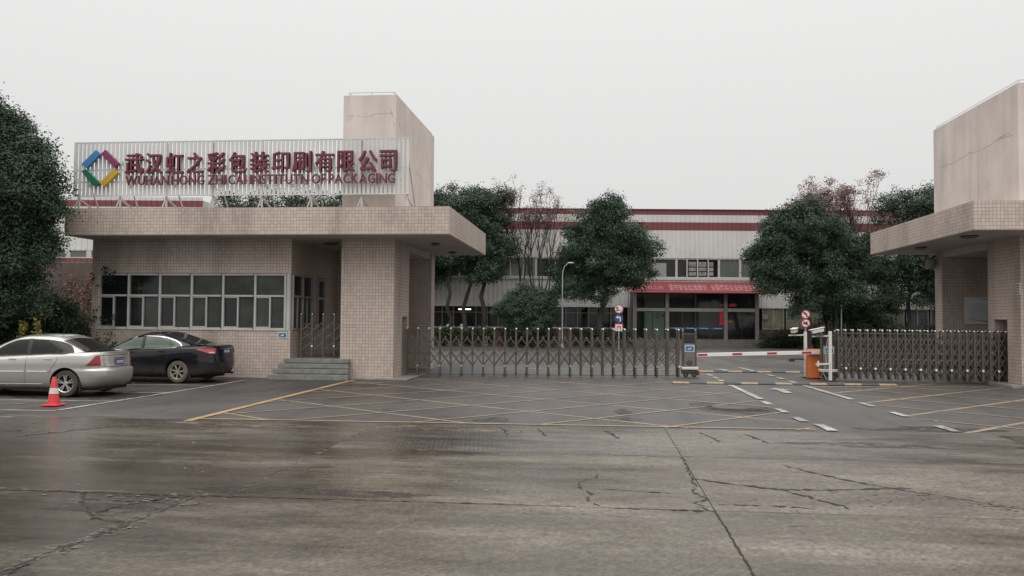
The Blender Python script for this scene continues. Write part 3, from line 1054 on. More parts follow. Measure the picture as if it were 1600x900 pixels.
soffit_lamp(-5.10, 29.5, 4.155, R(15), 'oval lamp under the left canopy edge, farther from the road')

# ================================================================== right gatehouse
rh = thing('gatehouse', 'right hand tiled gate building, cut by the picture edge, with canopy and plaster tower', 'gatehouse', (11.7, 25.0, 0))
rh_off = Vector((11.7, 25.0, 0))
def rpart(mb, name, mat, parent=rh, **k):
    o = mb.build(name, mat, parent, **k)
    if parent is rh:
        o.location = -rh_off
    return o
c = MB()
c.box(9.86, 24.0, 23.55, 32.1, 4.26, 5.03)
cn = rpart(c, 'canopy', TILE)
sf = MB()
sf.box(9.88, 23.9, 23.57, 32.08, 4.245, 4.2572)
rpart(sf, 'soffit', SOFFIT, cn)
pr = MB()
slot_pier(pr, 11.7, 13.3, 25.0, 27.0, 0.0, 4.245, 25.80, 26.62, 1.90, -1, 1.3)
rpart(pr, 'front_pillar', TILE)
pr = MB()
pr.box(11.7, 16.5, 30.45, 31.05, 0.0, 4.245)
rpart(pr, 'rear_wall', TILE)
pr = MB()
pr.box(13.303, 19, 25.6, 25.9, 0.0, 4.245)
rpart(pr, 'front_wall', TILE)
pr = MB()
pr.box(11.75, 13.25, 27.0, 30.45, 4.02, 4.245)
rpart(pr, 'beam', SOFFIT)
tw = MB()
tw.box(11.7, 13.3, 25.0, 31.05, 5.032, 8.55)
to = rpart(tw, 'tower', PLASTER)
tr = MB()
rail(tr, 11.78, 13.2, 25.08, 30.95, 8.55)
rpart(tr, 'lightning_rail', LAMP_G, to)
ck = MB()
rs_face = lambda u, z: (11.7 - 0.003, u, z)
wall_crack(ck, [(25.4, 7.15), (26.3, 7.2), (27.2, 7.1), (28.2, 7.18), (29.3, 7.1), (30.6, 7.15)], 0.012, rs_face, 11)
wall_crack(ck, [(25.5, 7.25), (26.2, 7.22)], 0.02, rs_face, 12)
wall_crack(ck, [(26.6, 5.9), (26.9, 6.0), (27.1, 5.8)], 0.012, rs_face, 13)
rpart(ck, 'plaster_cracks', MATS['plaster_crack'], to)
# flat raised plaster bands on the tower side
pb = MB()
pb.box(11.690, 11.7, 27.55, 27.72, 5.035, 7.0)
rpart(pb, 'plaster_band', PLASTER, to)
soffit_lamp(10.42, 28.8, 4.245, R(15), 'oval lamp under the right canopy, farther from the road')
soffit_lamp(10.35, 25.0, 4.245, R(60), 'oval lamp under the right canopy, nearer the road')

# notice board on the right rear wall
t = thing('notice_board', 'pale notice board with blue swooshes on the right tiled wall', 'notice board', (12.9, 30.44, 1.75))
b = MB()
b.box(-.48, .7, -.03, -.004, 0, .92)
b.build('board', simple('board_pale_grey', (0.52, 0.55, 0.54), 0.5, var=0.1), t)
b = MB()
for k in range(11):
    b.box(-.36, .6, -.033, -.031, .18 + .05 * k, .195 + .05 * k)
b.build('printed_lines', simple('board_print_grey', (0.34, 0.36, 0.365), 0.6, var=0.3, nscale=30), t)
b = MB()
for (pts, sgn) in (([(-.2 + .09 * k, .90 - .0016 * k * k * 1.4) for k in range(11)], -1), ([(-.48 + .09 * k, .20 - .13 * math.sin(k / 11 * 1.6)) for k in range(12)], 1)):
    b.add([(x, -.034, z) for x, z in pts] + [(x, -.034, z + sgn * .05 * (i / 11)) for i, (x, z) in enumerate(pts)],
          [(i, i + 1, len(pts) + i + 1, len(pts) + i) for i in range(len(pts) - 1)])
b.build('blue_swoosh', simple('board_blue', (0.06, 0.14, 0.22), 0.5, var=0.1), t)

# floodlight/speaker on the rear corner
t = thing('loudspeaker', 'small pale loudspeaker on the rear corner under the right canopy', 'loudspeaker', (11.5, 30.9, 3.85))
b = MB()
b.lathe([(0.0, -.18), (.13, -.18), (.18, -.05), (.18, .12), (.10, .2), (0, .2)], 18)
b.build('speaker_body', simple('speaker_grey', (0.20, 0.19, 0.175), 0.6), t, smooth=True)
b = MB()
b.bar((0, 0, .18), (.19, .1, .26), .05)
b.build('bracket', STEEL_D, t)

# small blue plates
def plate(x, y, z, label, txt, w=.30, h=.19, rz=0.0, parent=None):
    t = thing('notice_plate', label, 'notice plate', (x, y, z), rz, 'small blue notice plates')
    b = MB()
    b.box(-w / 2, w / 2, -.012, 0, -h / 2, h / 2)
    b.build('plate_back', SIGN_WHITE, t, bevel=0.004)
    b = MB()
    b.box(-w / 2 + .02, w / 2 - .02, -.015, -.0135, -h / 2 + .02, h / 2 - .02)
    b.build('plate_face', BLUE_SIGN, t)
    b = MB()     # white camera pictogram
    b.prism([(-.05, .0), (.03, .035), (.055, .01), (-.02, -.03)], -.018, -.0165)
    b.prism([(-.07, -.035), (-.02, -.03), (-.02, -.015), (-.065, -.02)], -.018, -.0165)
    b.build('pictogram', SIGN_WHITE, t)
    return t
plate(-9.36, YF - .003, 1.28, 'small blue plate on the tiled wall below the gatehouse window', '', .27, .17)
tt = thing('notice_plate', 'small blue and white plate on the right pillar at the picture edge', 'notice plate', (11.697, 25.12, 2.76), R(-90))
b = MB()
b.box(-.12, .12, -.012, 0, -.16, .16)
b.build('plate_back', SIGN_WHITE, tt)
b = MB()
for i in range(3):
    for j in range(4):
        b.box(-.10 + .07 * i, -.05 + .07 * i, -.015, -.0135, -.14 + .072 * j, -.09 + .072 * j)
b.build('plate_print', BLUE_DARK, tt)

# ================================================================== rooftop sign
SY = 23.95
sg = thing('rooftop_sign', 'long slatted white sign with maroon lettering and four coloured bars on the left canopy', 'sign', (-10.5, SY, 4.975))
def spart(mb, name, mat, parent=sg, **k):
    o = mb.build(name, mat, parent, **k)
    if parent is sg:
        o.location = (10.5, -SY, -4.975)
    return o
SX0, SX1, SZ0, SZ1 = -15.68, -5.42, 5.38, 7.02
s = MB()
n_sl = 80
pit = (SX1 - SX0) / n_sl
for k in range(n_sl):
    x = SX0 + pit * (k + .5)
    s.box(x - pit * .325, x + pit * .325, SY, SY + .03, SZ0 + .03, SZ1 - .03)
spart(s, 'slat_panel', SLAT)
s = MB()
s.box(SX0, SX1, SY - .004, SY + .045, SZ1 - .03, SZ1)
s.box(SX0, SX1, SY - .004, SY + .045, SZ0, SZ0 + .03)
s.box(SX0, SX0 + .04, SY - .005, SY + .046, SZ0 + .03, SZ1 - .03)
for z in (6.18, 5.82):
    s.box(SX0, SX1, SY + .05, SY + .08, z - .02, z + .02)
spart(s, 'frame', simple('sign_frame_grey', (0.50, 0.50, 0.49), 0.5))
for px in (-15.55, -14.25, -12.8, -11.35, -9.85, -8.35, -6.85, -5.5):
    s = MB()
    s.bar((px, SY + .10, 4.952), (px, SY + .10, SZ1 - .05), .045)
    s.bar((px, SY + .10, 5.32), (px + .02, SY + 1.15, 4.975), .04)
    s.bar((px, SY + .12, 6.5), (px + .02, SY + 1.2, 4.975), .035)
    s.bar((px - .12, SY + .04, 4.975), (px, SY + .09, 5.36), .035)
    spart(s, 'support_strut', simple('strut_white_paint', (0.44, 0.435, 0.42), 0.55, var=0.2))
# logo bars
def px2x(px): return SX0 + (px - 115) * (SX1 - SX0) / 525.0
def px2z(py): return 7.02 - (py - 219) * (7.02 - 5.38) / 87.0
for (quad, colr, lab) in (([(132.5, 255), (154.5, 233), (161.5, 240), (139.5, 262)], (0.050, 0.185, 0.40), 'blue logo bar'),
                          ([(162.5, 240), (169.5, 233), (192, 255), (185, 262)], (0.185, 0.036, 0.095), 'purple logo bar'),
                          ([(132, 267), (139, 264), (161.5, 285), (154, 292)], (0.020, 0.130, 0.075), 'green logo bar'),
                          ([(162, 285), (184.5, 263), (191, 270), (168, 292)], (0.46, 0.30, 0.035), 'yellow logo bar')):
    s = MB()
    s.prism([(px2x(a), px2z(b)) for a, b in quad], SY - .15, SY - .03)
    o = spart(s, 'logo_bar', simple('logo_' + lab.split()[0], colr, 0.35, var=0.05))
    o['label'] = lab
CH = '武汉虹之彩包装印刷有限公司'
CHX = [(201, 230), (234, 260), (266, 293.5), (299, 325), (331, 360), (365, 392), (398, 427), (432, 459), (463, 493), (498, 527), (532, 558), (564, 592), (596, 622)]
for cch, (a, b_) in zip(CH, CHX):
    s = MB()
    bold_letter_into(s, cch, px2x(a), px2x(b_), 6.025, 6.645, SY - .14, .013, .010, .10)
    spart(s, 'character', MAROON)
WORDS = [('WUHAN', 201.2, 272), ('HONG', 274.5, 327.5), ('ZHI', 331.5, 362), ('CAI', 364, 393.5), ('INSTITUTN', 397, 489), ('OF', 492.5, 515.5), ('PACKAGING', 518.5, 620)]
for wd, a, b_ in WORDS:
    a, b_ = a + .7, b_ - .9
    wid = [max(.30, glyph(q)[3]) for q in wd]
    gap = 1.5
    sc_ = (b_ - a - gap * (len(wd) - 1)) / sum(wid)
    x = a
    for q, wq in zip(wd, wid):
        s = MB()
        bold_letter_into(s, q, px2x(x), px2x(x + wq * sc_), 5.69, 5.975, SY - .12, .005, .005, .045)
        spart(s, 'letter', MAROON)
        x += wq * sc_ + gap

# ================================================================== sliding gates
def dome_post(h, gap, r=.024, zb=0.0):
    """one upright of the gate: two rails joined over the top"""
    b = MB()
    for y in (-gap / 2, gap / 2):
        b.box(-r, r, y - r, y + r, zb + .03, h - .05)
    pts = [(0, -gap / 2, h - .05)] + [(0, -gap / 2 * math.cos(a), h - .05 + .05 * math.sin(a)) for a in (0.5, 1.0, 1.57, 2.14, 2.64)] + [(0, gap / 2, h - .05)]
    b.tube(pts, r * 1.0, 8)
    b.mi = 1
    for y in (-gap / 2, gap / 2):
        b.lathe([(0, .035), (.018, .030), (.032, .012), (.034, -.02), (.026, -.035)], 10, Matrix.Translation((0, y, h - .012)))
    return b

def lattice_bay(sp, gap, h, levels, r=.014):
    b = MB()
    for y in (-gap / 2 - .03, gap / 2 + .03):
        for (za, zb) in levels:
            b.bar((0, y, za), (sp, y, zb), r * 2, r * 1.4, up=(0, 1, 0))
            b.bar((0, y + .012, zb), (sp, y + .012, za), r * 2, r * 1.4, up=(0, 1, 0))
    return b

def caster():
    b = MB()
    b.box(-.035, .035, -.03, .03, .06, .30)
    b.lathe([(0, -.018), (.055, -.018), (.06, 0), (.055, .018), (0, .018)], 14, Matrix.Translation((0, -.05, .062)) @ Matrix.Rotation(R(90), 4, 'X'))
    return b

def sliding_gate(label, p, q, n, h, gap, levels_fn, z0, every=2, apex=None):
    ang = math.atan2(q[1] - p[1], q[0] - p[0])
    L = math.dist(p, q)
    sp = L / (n - 1)
    t = thing('retractable_gate', label, 'gate', (p[0], p[1], z0), ang, 'retractable steel gates')
    post = dome_post(h, gap).build('post', [STEEL, CAPS], t, smooth=True)
    bay = levels_fn(sp).build('lattice', STEEL, t)
    cst = caster().build('caster', STEEL_D, t)
    dot = MB()
    dot.lathe([(0, .012), (.03, .008), (.036, -.004)], 12, Matrix.Translation((0, -gap / 2 - .06, .345)) @ Matrix.Rotation(R(90), 4, 'X'))
    dot = dot.build('reflector', simple('reflector_white', (0.70, 0.70, 0.70), 0.3), cst, smooth=True)
    for k in range(n):
        o = post if k == 0 else post.copy()
        if k:
            COL.objects.link(o)
        o.location = (k * sp, 0, 0)
        if k < n - 1:
            o = bay if k == 0 else bay.copy()
            if k:
                COL.objects.link(o)
            o.location = (k * sp, 0, 0)
    ks = list(range(1, n, every))
    for i, k in enumerate(ks):
        o = cst if i == 0 else cst.copy()
        d = dot
        if i:
            COL.objects.link(o)
            d = dot.copy()
            COL.objects.link(d)
            d.parent = o
        o.location = (k * sp, 0, 0)
    return t, sp

def left_levels(sp):
    b = MB()
    for y in (-.155, .155):
        ys = y - .028 if y < 0 else y + .028
        for (xa, za, xb, zb) in ((sp / 2, 1.20, sp, .985), (sp / 2, 1.20, 0, .985), (0, .985, sp / 2, .80), (sp, .985, sp / 2, .80),
                                 (0, .99, sp / 2, .775), (0, .78, sp, .34), (sp, .78, 0, .34)):
            b.bar((xa, ys, za), (xb, ys, zb), .024, .016, up=(0, 1, 0))
            ys += .006 if y > 0 else -.006
        b.lathe([(0, .03), (.018, .02), (.024, 0), (.018, -.02), (0, -.03)], 8, Matrix.Translation((sp / 2, y, 1.215)))
    b.bar((0, 0, .05), (sp, 0, .05), .02)
    return b
sliding_gate('long stretched out steel lattice gate between the left pillar and the barrier', (-5.95, 26.22), (2.50, 27.35), 26, 1.50, .30, left_levels, 0.012)

def right_levels(sp):
    b = MB()
    for y in (-.20, .20):
        ys = y
        for (za, zb) in ((.98, 1.36), (.68, 1.06), (.38, .76), (.10, .46)):
            b.bar((0, ys, za), (sp, ys, zb), .034, .018, up=(0, 1, 0))
            b.bar((0, ys + .02, zb), (sp, ys + .02, za), .030, .018, up=(0, 1, 0))
        b.bar((0, y * .8, 1.40), (sp, y * .8, 1.40), .03)
    for y in (-.08, .08):
        for (za, zb) in ((.85, 1.28), (.45, .92), (.15, .6)):
            b.bar((sp, y, za), (0, y, zb), .030, .018, up=(0, 1, 0))
    return b
sliding_gate('closely folded steel lattice gate pushed back against the right pillar', (7.30, 27.0), (12.0, 26.2), 24, 1.50, .46, right_levels, 0.05)

def small_levels(sp):
    b = MB()
    for z in (.22, .52, .82):
        b.bar((0, -.10, z), (sp, -.10, z + .26), .034, .02, up=(0, 1, 0))
        b.bar((0, .10, z + .26), (sp, .10, z), .034, .02, up=(0, 1, 0))
    return b
sliding_gate('small dark folding gate on top of the gatehouse steps', (-9.0, 25.2), (-7.72, 25.5), 5, 1.33, .20, small_levels, 0.60, 2)

# drive heads at the gate ends
def drive_head(x, y, rz, label, w=.40, mirror=False):
    t = thing('gate_motor', label, 'gate motor', (x, y, 0.02), rz, 'gate drive heads')
    b = MB()
    for xx in (-w / 2, w / 2):
        b.box(xx - .032, xx + .032, -.04, .04, .25, 1.46)
        b.lathe([(0, .05), (.03, .04), (.045, .01), (.046, -.04), (.034, -.05)], 12, Matrix.Translation((xx, 0, 1.48)))
    b.build('side_post', STEEL, t, smooth=True)
    b = MB()
    b.box(-w / 2 + .034, w / 2 - .034, -.10, .22, .30, 1.04)
    b.build('motor_housing', simple('brushed_panel', (0.19, 0.175, 0.155), 0.38, 0.7, 0.25, 5), t, bevel=.006)
    b = MB()
    b.box(-w / 2 + .034, w / 2 - .034, -.06, .10, 1.06, 1.34)
    b.build('display_box', simple('display_dark', (0.022, 0.018, 0.017), 0.15, var=0.2), t)
    b = MB()
    b.box(-w / 2 + .033, w / 2 - .033, -.07, .11, 1.343, 1.375)
    b.build('display_hood', STEEL, t)
    b = MB()
    b.box(-w / 2 - .05, w / 2 + .07, -.16, .25, .235, .325)
    b.build('buffer', POST_W, t, bevel=.02)
    b = MB()
    b.box(-w / 2 - .02, w / 2 + .04, -.12, .22, .10, .23)
    b.build('undercarriage', STEEL_D, t, bevel=.01)
    for xx in (-.13, .13):
        b = MB()
        b.lathe([(.02, -.03), (.075, -.03), (.085, 0), (.075, .03), (.02, .03)], 18, Matrix.Translation((xx, -.15, .085)) @ Matrix.Rotation(R(90), 4, 'X'), close=True)
        wo = b.build('wheel', RUBBER, t, smooth=True)
        b = MB()
        pts = [(xx + .105 * math.cos(a), -.155, .085 + .105 * math.sin(a)) for a in [R(d) for d in range(10, 171, 16)]]
        b.tube(pts, .016, 6)
        b.build('wheel_guard', STEEL, wo)
    b = MB()
    b.box(-.15, .15, -.108, -.104, .80, 1.0)
    b.build('plate_back', SIGN_WHITE, t)
    b = MB()
    b.box(-.13, .13, -.112, -.110, .82, .98)
    b.build('plate_face', BLUE_SIGN, t)
    b = MB()
    b.prism([(-.05, .89), (.03, .925), (.055, .90), (-.02, .87)], -.115, -.113)
    b.prism([(-.07, .86), (-.02, .87), (-.02, .885), (-.065, .88)], -.115, -.113)
    b.build('pictogram', SIGN_WHITE, t)
    if not mirror:
        b = MB()
        b.lathe([(0, .008), (.09, .006), (.11, 0)], 20, Matrix.Translation((0, -.10, .45)) @ Matrix.Rotation(R(90), 4, 'X'))
        b.build('badge', simple('badge_dark', (0.07, 0.06, 0.052), 0.4), t)
        b = MB()
        b.box(w / 2 + .072, w / 2 + .11, -.14, .2, .06, .20)
        b.build('red_buffer', SIGN_RED, t)
    return t
drive_head(2.86, 27.4, R(3), 'steel drive unit with blue plate at the end of the stretched gate')
drive_head(7.03, 27.05, R(-3), 'steel drive unit with blue plate at the end of the folded gate', .40, True)

# ================================================================== barrier
t = thing('boom_barrier', 'orange barrier box with white and red boom arm across the opening', 'barrier', (6.76, 27.75, 0))
b = MB()
b.box(-.19, .19, -.17, .17, .03, .86)
b.build('housing', ORANGE, t, bevel=.015)
b = MB()
b.box(-.205, .205, -.185, .185, .862, .93)
b.build('housing_lid', ORANGE, t, bevel=.02)
b = MB()
b.box(-.23, .23, -.21, .21, 0, .03)
b.build('base_plate', STEEL_D, t)
AY = -.245
b = MB()
b.bar((.30, AY, .845), (-3.66, AY, .715), .05, .115, up=(0, 0, 1))
b.build('boom_arm', simple('boom_white', (0.64, 0.64, 0.62), 0.4, var=0.06), t, bevel=.008)
def armz(x): return .845 + (x - .30) * (.845 - .715) / 3.96
for xx in (-3.62, -2.55, -1.48, -.42):
    b = MB()
    b.bar((xx, AY, armz(xx)), (xx + .30, AY, armz(xx + .30)), .054, .072, up=(0, 0, 1))
    b.build('red_stripe', SIGN_RED, t)
b = MB()
b.lathe([(0, -.06), (.07, -.06), (.07, .03), (0, .03)], 16, Matrix.Translation((0, -.19, .835)) @ Matrix.Rotation(R(90), 4, 'X'))
b.build('boom_clamp', STEEL, t, smooth=True)

def camera_body(mb, M):
    mb.box(-.26, .10, -.065, .065, -.055, .055, M)
    mb.box(-.32, .14, -.085, .085, .057, .075, M)
def cam_post(x, y, label, h, arm_z, rz, low=True):
    t = thing('camera_post', label, 'camera post', (x, y, 0.01), rz, 'number plate camera posts')
    b = MB()
    b.box(-.045, .045, -.045, .045, .02, h)
    b.build('post', POST_W, t, bevel=.008)
    b = MB()
    b.box(-.12, .12, -.12, .12, 0, .02)
    b.build('base_plate', STEEL_D, t)
    b = MB()
    b.bar((-.045, 0, arm_z), (-.52, 0, arm_z - .02), .05, .04)
    b.build('arm', POST_W, t)
    return t
t = cam_post(6.97, 26.60, 'nearer cream camera post beside the orange barrier box', 1.50, 1.36, 0)
b = MB()
M = Matrix.Translation((-.30, -.02, 1.53)) @ Matrix.Rotation(R(10), 4, 'Z') @ Matrix.Rotation(R(-12), 4, 'Y')
camera_body(b, M)
b.build('camera', POST_W, t, bevel=.01)
b = MB()
b.box(-.44, -.20, -.12, .0, 1.37, 1.43)
b.build('fill_lamp', STEEL_D, t)
b = MB()
b.bar((-.045, 0, .52), (-.42, 0, .50), .05)
b.tube([(-.36, -.03, .44), (-.36, -.03, .60)], .035, 10)
b.build('lower_arm', POST_W, t)
b = MB()
b.tube([(-.05, .05, 1.3), (-.12, .05, .9), (-.10, .05, .5), (-.2, .05, .25), (-.1, .05, .05)], .012, 6)
b.build('cable', simple('grey_cable', (0.35, 0.33, 0.30), 0.6), t)
t = cam_post(6.62, 28.2, 'farther cream camera post behind the orange barrier box', 1.46, 1.36, 0)
b = MB()
M = Matrix.Translation((-.33, -.02, 1.50)) @ Matrix.Rotation(R(60), 4, 'Z') @ Matrix.Rotation(R(-8), 4, 'Y') @ Matrix.Diagonal((.75, 1.1, 1.1, 1))
camera_body(b, M)
b.build('camera', POST_W, t, bevel=.01)
b = MB()
b.box(-.52, -.35, -.10, -.0, .50, .60)
b.bar((-.35, -.02, .58), (-.045, 0, .58), .04)
b.build('lower_sensor', STEEL_D, t)

# ================================================================== traffic cone
t = thing('traffic_cone', 'red traffic cone with one white band beside the silver car', 'traffic cone', (-10.84, 16.1, 0.012))
t.scale = (.88, .88, .88)
b = MB()
b.box(-.19, .19, -.19, .19, 0, .035)
b.build('base', CONE_R, t, bevel=.015)
def cr_(z): return .135 - (z - .035) * .150
for (za, zb, nm, mt) in ((.035, .27, 'lower_cone', CONE_R), (.27, .40, 'white_band', CONE_W), (.40, .60, 'upper_cone', CONE_R)):
    b = MB()
    pr_ = [(cr_(za) + (.004 if nm == 'white_band' else 0), za), (cr_(zb) + (.004 if nm == 'white_band' else 0), zb)]
    if nm == 'upper_cone':
        pr_ += [(.045, .61), (.045, .635), (.02, .645), (0, .645)]
    b.lathe(pr_, 24)
    b.build(nm, mt, t, smooth=True)

# ================================================================== cars
def pchip(xs, ys):
    xs, ys = np.asarray(xs, float), np.asarray(ys, float)
    h = np.diff(xs)
    d = np.diff(ys) / h
    m = np.zeros_like(ys)
    for i in range(1, len(xs) - 1):
        if d[i - 1] * d[i] > 0:
            w1, w2 = 2 * h[i] + h[i - 1], h[i] + 2 * h[i - 1]
            m[i] = (w1 + w2) / (w1 / d[i - 1] + w2 / d[i])
    m[0], m[-1] = d[0], d[-1]
    def f(x):
        x = np.clip(np.asarray(x, float), xs[0], xs[-1])
        i = np.clip(np.searchsorted(xs, x) - 1, 0, len(xs) - 2)
        tt = (x - xs[i]) / h[i]
        return ((1 + 2 * tt) * (1 - tt) ** 2 * ys[i] + tt * (1 - tt) ** 2 * h[i] * m[i]
                + tt ** 2 * (3 - 2 * tt) * ys[i + 1] + tt ** 2 * (tt - 1) * h[i] * m[i + 1])
    return f

class CarShape:
    """body as a stack of rounded-rectangle rings; columns Z, shear, rear x, front x, half width, plan exponents"""
    def __init__(s, rows):
        A = np.array(rows)
        ts = np.arange(len(A))
        s.N = len(A) - 1
        s.col = [pchip(ts, A[:, k]) for k in range(7)]
    def par(s, t):
        return [float(c(t)) for c in s.col]
    def t_at(s, x, z):
        lo, hi = 0.0, float(s.N)
        for _ in range(36):
            mid = (lo + hi) / 2
            if s.col[0](mid) + s.col[1](mid) * x < z:
                lo = mid
            else:
                hi = mid
        return (lo + hi) / 2
    def ring(s, t, K=72):
        Z, S, xr, xf, w, n, m = s.par(t)
        c, a = (xr + xf) / 2, (xf - xr) / 2
        out = []
        for k in range(K):
            th = 2 * math.pi * k / K
            ct, st_ = math.cos(th), math.sin(th)
            x = c + a * math.copysign(abs(ct) ** (2 / n), ct)
            y = w * math.copysign(abs(st_) ** (2 / m), st_)
            out.append((x, y, Z + S * x))
        return out
    def y_side(s, x, z):
        Z, S, xr, xf, w, n, m = s.par(s.t_at(x, z))
        u = min(0.9999, abs((2 * x - xr - xf) / (xf - xr)))
        return w * (1 - u ** n) ** (1 / m)
    def x_rear(s, y, z):
        x = -2.0
        for _ in range(6):
            Z, S, xr, xf, w, n, m = s.par(s.t_at(x, z))
            v = min(0.9999, abs(y) / w)
            x = (xr + xf) / 2 - (xf - xr) / 2 * (1 - v ** m) ** (1 / n)
        return x
    def body(s, per=5):
        mb = MB()
        K = 72
        T = [i / per for i in range(s.N * per + 1)]
        vs = []
        for t in T:
            vs += s.ring(t, K)
        fs = []
        for i in range(len(T) - 1):
            for k in range(K):
                k2 = (k + 1) % K
                fs.append((i * K + k, i * K + k2, (i + 1) * K + k2, (i + 1) * K + k))
        fs.append(tuple(reversed(range(K))))
        fs.append(tuple((len(T) - 1) * K + k for k in range(K)))
        mb.add(vs, fs)
        return mb
    # patches lying on the body ------------------------------------------------
    def side_patch(s, mb, lo, hi, x0, x1, off, sides=(1, -1), nx=28, nz=8):
        flo, fhi = pchip(*zip(*lo)), pchip(*zip(*hi))
        for sd in sides:
            vs = []
            for i in range(nx + 1):
                x = x0 + (x1 - x0) * i / nx
                a, b = float(flo(x)), float(fhi(x))
                for j in range(nz + 1):
                    z = a + (b - a) * j / nz
                    vs.append((x, sd * (s.y_side(x, z) + off), z))
            mb.add(vs, [(i * (nz + 1) + j, (i + 1) * (nz + 1) + j, (i + 1) * (nz + 1) + j + 1, i * (nz + 1) + j + 1) for i in range(nx) for j in range(nz)])
    def side_line(s, mb, pts, w, off, sides=(1, -1)):
        P = []
        for a, b in zip(pts[:-1], pts[1:]):
            n = max(2, int(math.dist(a, b) / .05))
            P += [(a[0] + (b[0] - a[0]) * k / n, a[1] + (b[1] - a[1]) * k / n) for k in range(n)]
        P.append(pts[-1])
        for sd in sides:
            A, B = [], []
            for i, (x, z) in enumerate(P):
                a, b = P[max(0, i - 1)], P[min(len(P) - 1, i + 1)]
                dx, dz = b[0] - a[0], b[1] - a[1]
                d = math.hypot(dx, dz) or 1
                for lst, g2 in ((A, .5), (B, -.5)):
                    xx, zz = x - dz / d * w * g2, z + dx / d * w * g2
                    lst.append((xx, sd * (s.y_side(xx, zz) + off), zz))
            n = len(P)
            mb.add(A + B, [(i, i + 1, n + i + 1, n + i) for i in range(n - 1)])
    def rear_patch(s, mb, y0, y1, lo, hi, off, ny=16, nz=10):
        vs = []
        for i in range(ny + 1):
            y = y0 + (y1 - y0) * i / ny
            a, b = lo(y), hi(y)
            for j in range(nz + 1):
                z = a + (b - a) * j / nz
                vs.append((s.x_rear(y, z) - off, y, z + off * .4))
        mb.add(vs, [(i * (nz + 1) + j, (i + 1) * (nz + 1) + j, (i + 1) * (nz + 1) + j + 1, i * (nz + 1) + j + 1) for i in range(ny) for j in range(nz)])
    def corner_patch(s, mb, xs, ye, zlo, zhi, off, sides=(1, -1), nu=16, nz=8):
        """wraps from side position xs round the rear corner to lateral position ye"""
        for sd in sides:
            vs = []
            for i in range(nu + 1):
                u = i / nu
                for j in range(nz + 1):
                    z = zlo(u) + (zhi(u) - zlo(u)) * j / nz
                    x = -2.0
                    for _ in range(5):
                        Z, S, xr, xf, w, n, m = s.par(s.t_at(x, z))
                        c, a = (xr + xf) / 2, (xf - xr) / 2
                        th0 = math.acos(max(-1, min(1, -abs((xs - c) / a) ** (n / 2))))
                        th1 = math.pi - math.asin(min(1, (ye / w) ** (m / 2)))
                        th = th0 + (th1 - th0) * u
                        x = c + a * math.copysign(abs(math.cos(th)) ** (2 / n), math.cos(th))
                    y = w * abs(math.sin(th)) ** (2 / m)
                    nx_, ny_ = (x - c) / a, y / w
                    ln = math.hypot(nx_ ** 3, ny_ ** 3) or 1
                    vs.append((x + off * nx_ ** 3 / ln, sd * (y + off * ny_ ** 3 / ln), z))
            mb.add(vs, [(i * (nz + 1) + j, (i + 1) * (nz + 1) + j, (i + 1) * (nz + 1) + j + 1, i * (nz + 1) + j + 1) for i in range(nu) for j in range(nz)])

def car_paint(name, col, metal, rough):
    m, n, l, b = nt(name)
    tc = n.new('ShaderNodeTexCoord')
    f = noise(n, l, tc.outputs['Object'], 2.5, 6, 0.65)
    sp = n.new('ShaderNodeSeparateXYZ')
    l.new(tc.outputs['Object'], sp.inputs[0])
    # road dirt thrown up on the lower body
    dz = n.new('ShaderNodeMapRange')
    dz.inputs['From Min'].default_value = 0.15
    dz.inputs['From Max'].default_value = 0.60
    dz.inputs['To Min'].default_value = 0.65
    dz.inputs['To Max'].default_value = 0.04
    l.new(sp.outputs['Z'], dz.inputs['Value'])
    dm = n.new('ShaderNodeMath')
    dm.operation = 'MULTIPLY'
    l.new(dz.outputs[0], dm.inputs[0])
    l.new(ramp(n, l, f, [(0.3, 0.35), (0.7, 1.0)]), dm.inputs[1])
    l.new(mixc(n, l, dm.outputs[0], col, (0.105, 0.090, 0.074)), b.inputs['Base Color'])
    mr = n.new('ShaderNodeMath')
    mr.operation = 'MULTIPLY_ADD'
    l.new(dm.outputs[0], mr.inputs[0])
    mr.inputs[1].default_value = 0.6
    mr.inputs[2].default_value = rough
    l.new(mr.outputs[0], b.inputs['Roughness'])
    b.inputs['Metallic'].default_value = metal
    b.inputs['Coat Weight'].default_value = 0.6 if metal else 0.25
    b.inputs['Specular IOR Level'].default_value = 0.5 if metal else 0.35
    b.inputs['Coat Roughness'].default_value = 0.06
    return m
TRIMW = simple('bright_moulding', (0.60, 0.58, 0.54), 0.3)
ARCH = simple('arch_black', (0.010, 0.010, 0.010), 0.9)
TYRE = simple('dusty_tyre', (0.045, 0.038, 0.031), 0.85, var=0.35, nscale=6)
TYRE_M = simple('muddy_tyre', (0.100, 0.083, 0.064), 0.9, var=0.3, nscale=6)
RIM_S = simple('alloy_silver', (0.52, 0.51, 0.49), 0.28, 0.8, 0.1)
RIM_M = simple('muddy_alloy', (0.30, 0.265, 0.215), 0.5, 0.3, 0.2)
TAIL = simple('tail_lamp_red', (0.235, 0.012, 0.018), 0.15, var=0.25, nscale=6, coat=0.6)
TAIL_B = simple('tail_lamp_bright', (0.46, 0.060, 0.065), 0.15, var=0.2, nscale=6, coat=0.6)
PLATE_BLUE = simple('number_plate_blue', (0.028, 0.070, 0.250), 0.4, var=0.08)
CARGLASS = simple('tinted_car_glass', (0.016, 0.016, 0.014), 0.04, var=0.3, nscale=1.2, spec=0.3)
CARGLASS_G = simple('greenish_car_glass', (0.085, 0.108, 0.088), 0.05, var=0.3, nscale=1.5, spec=0.5)

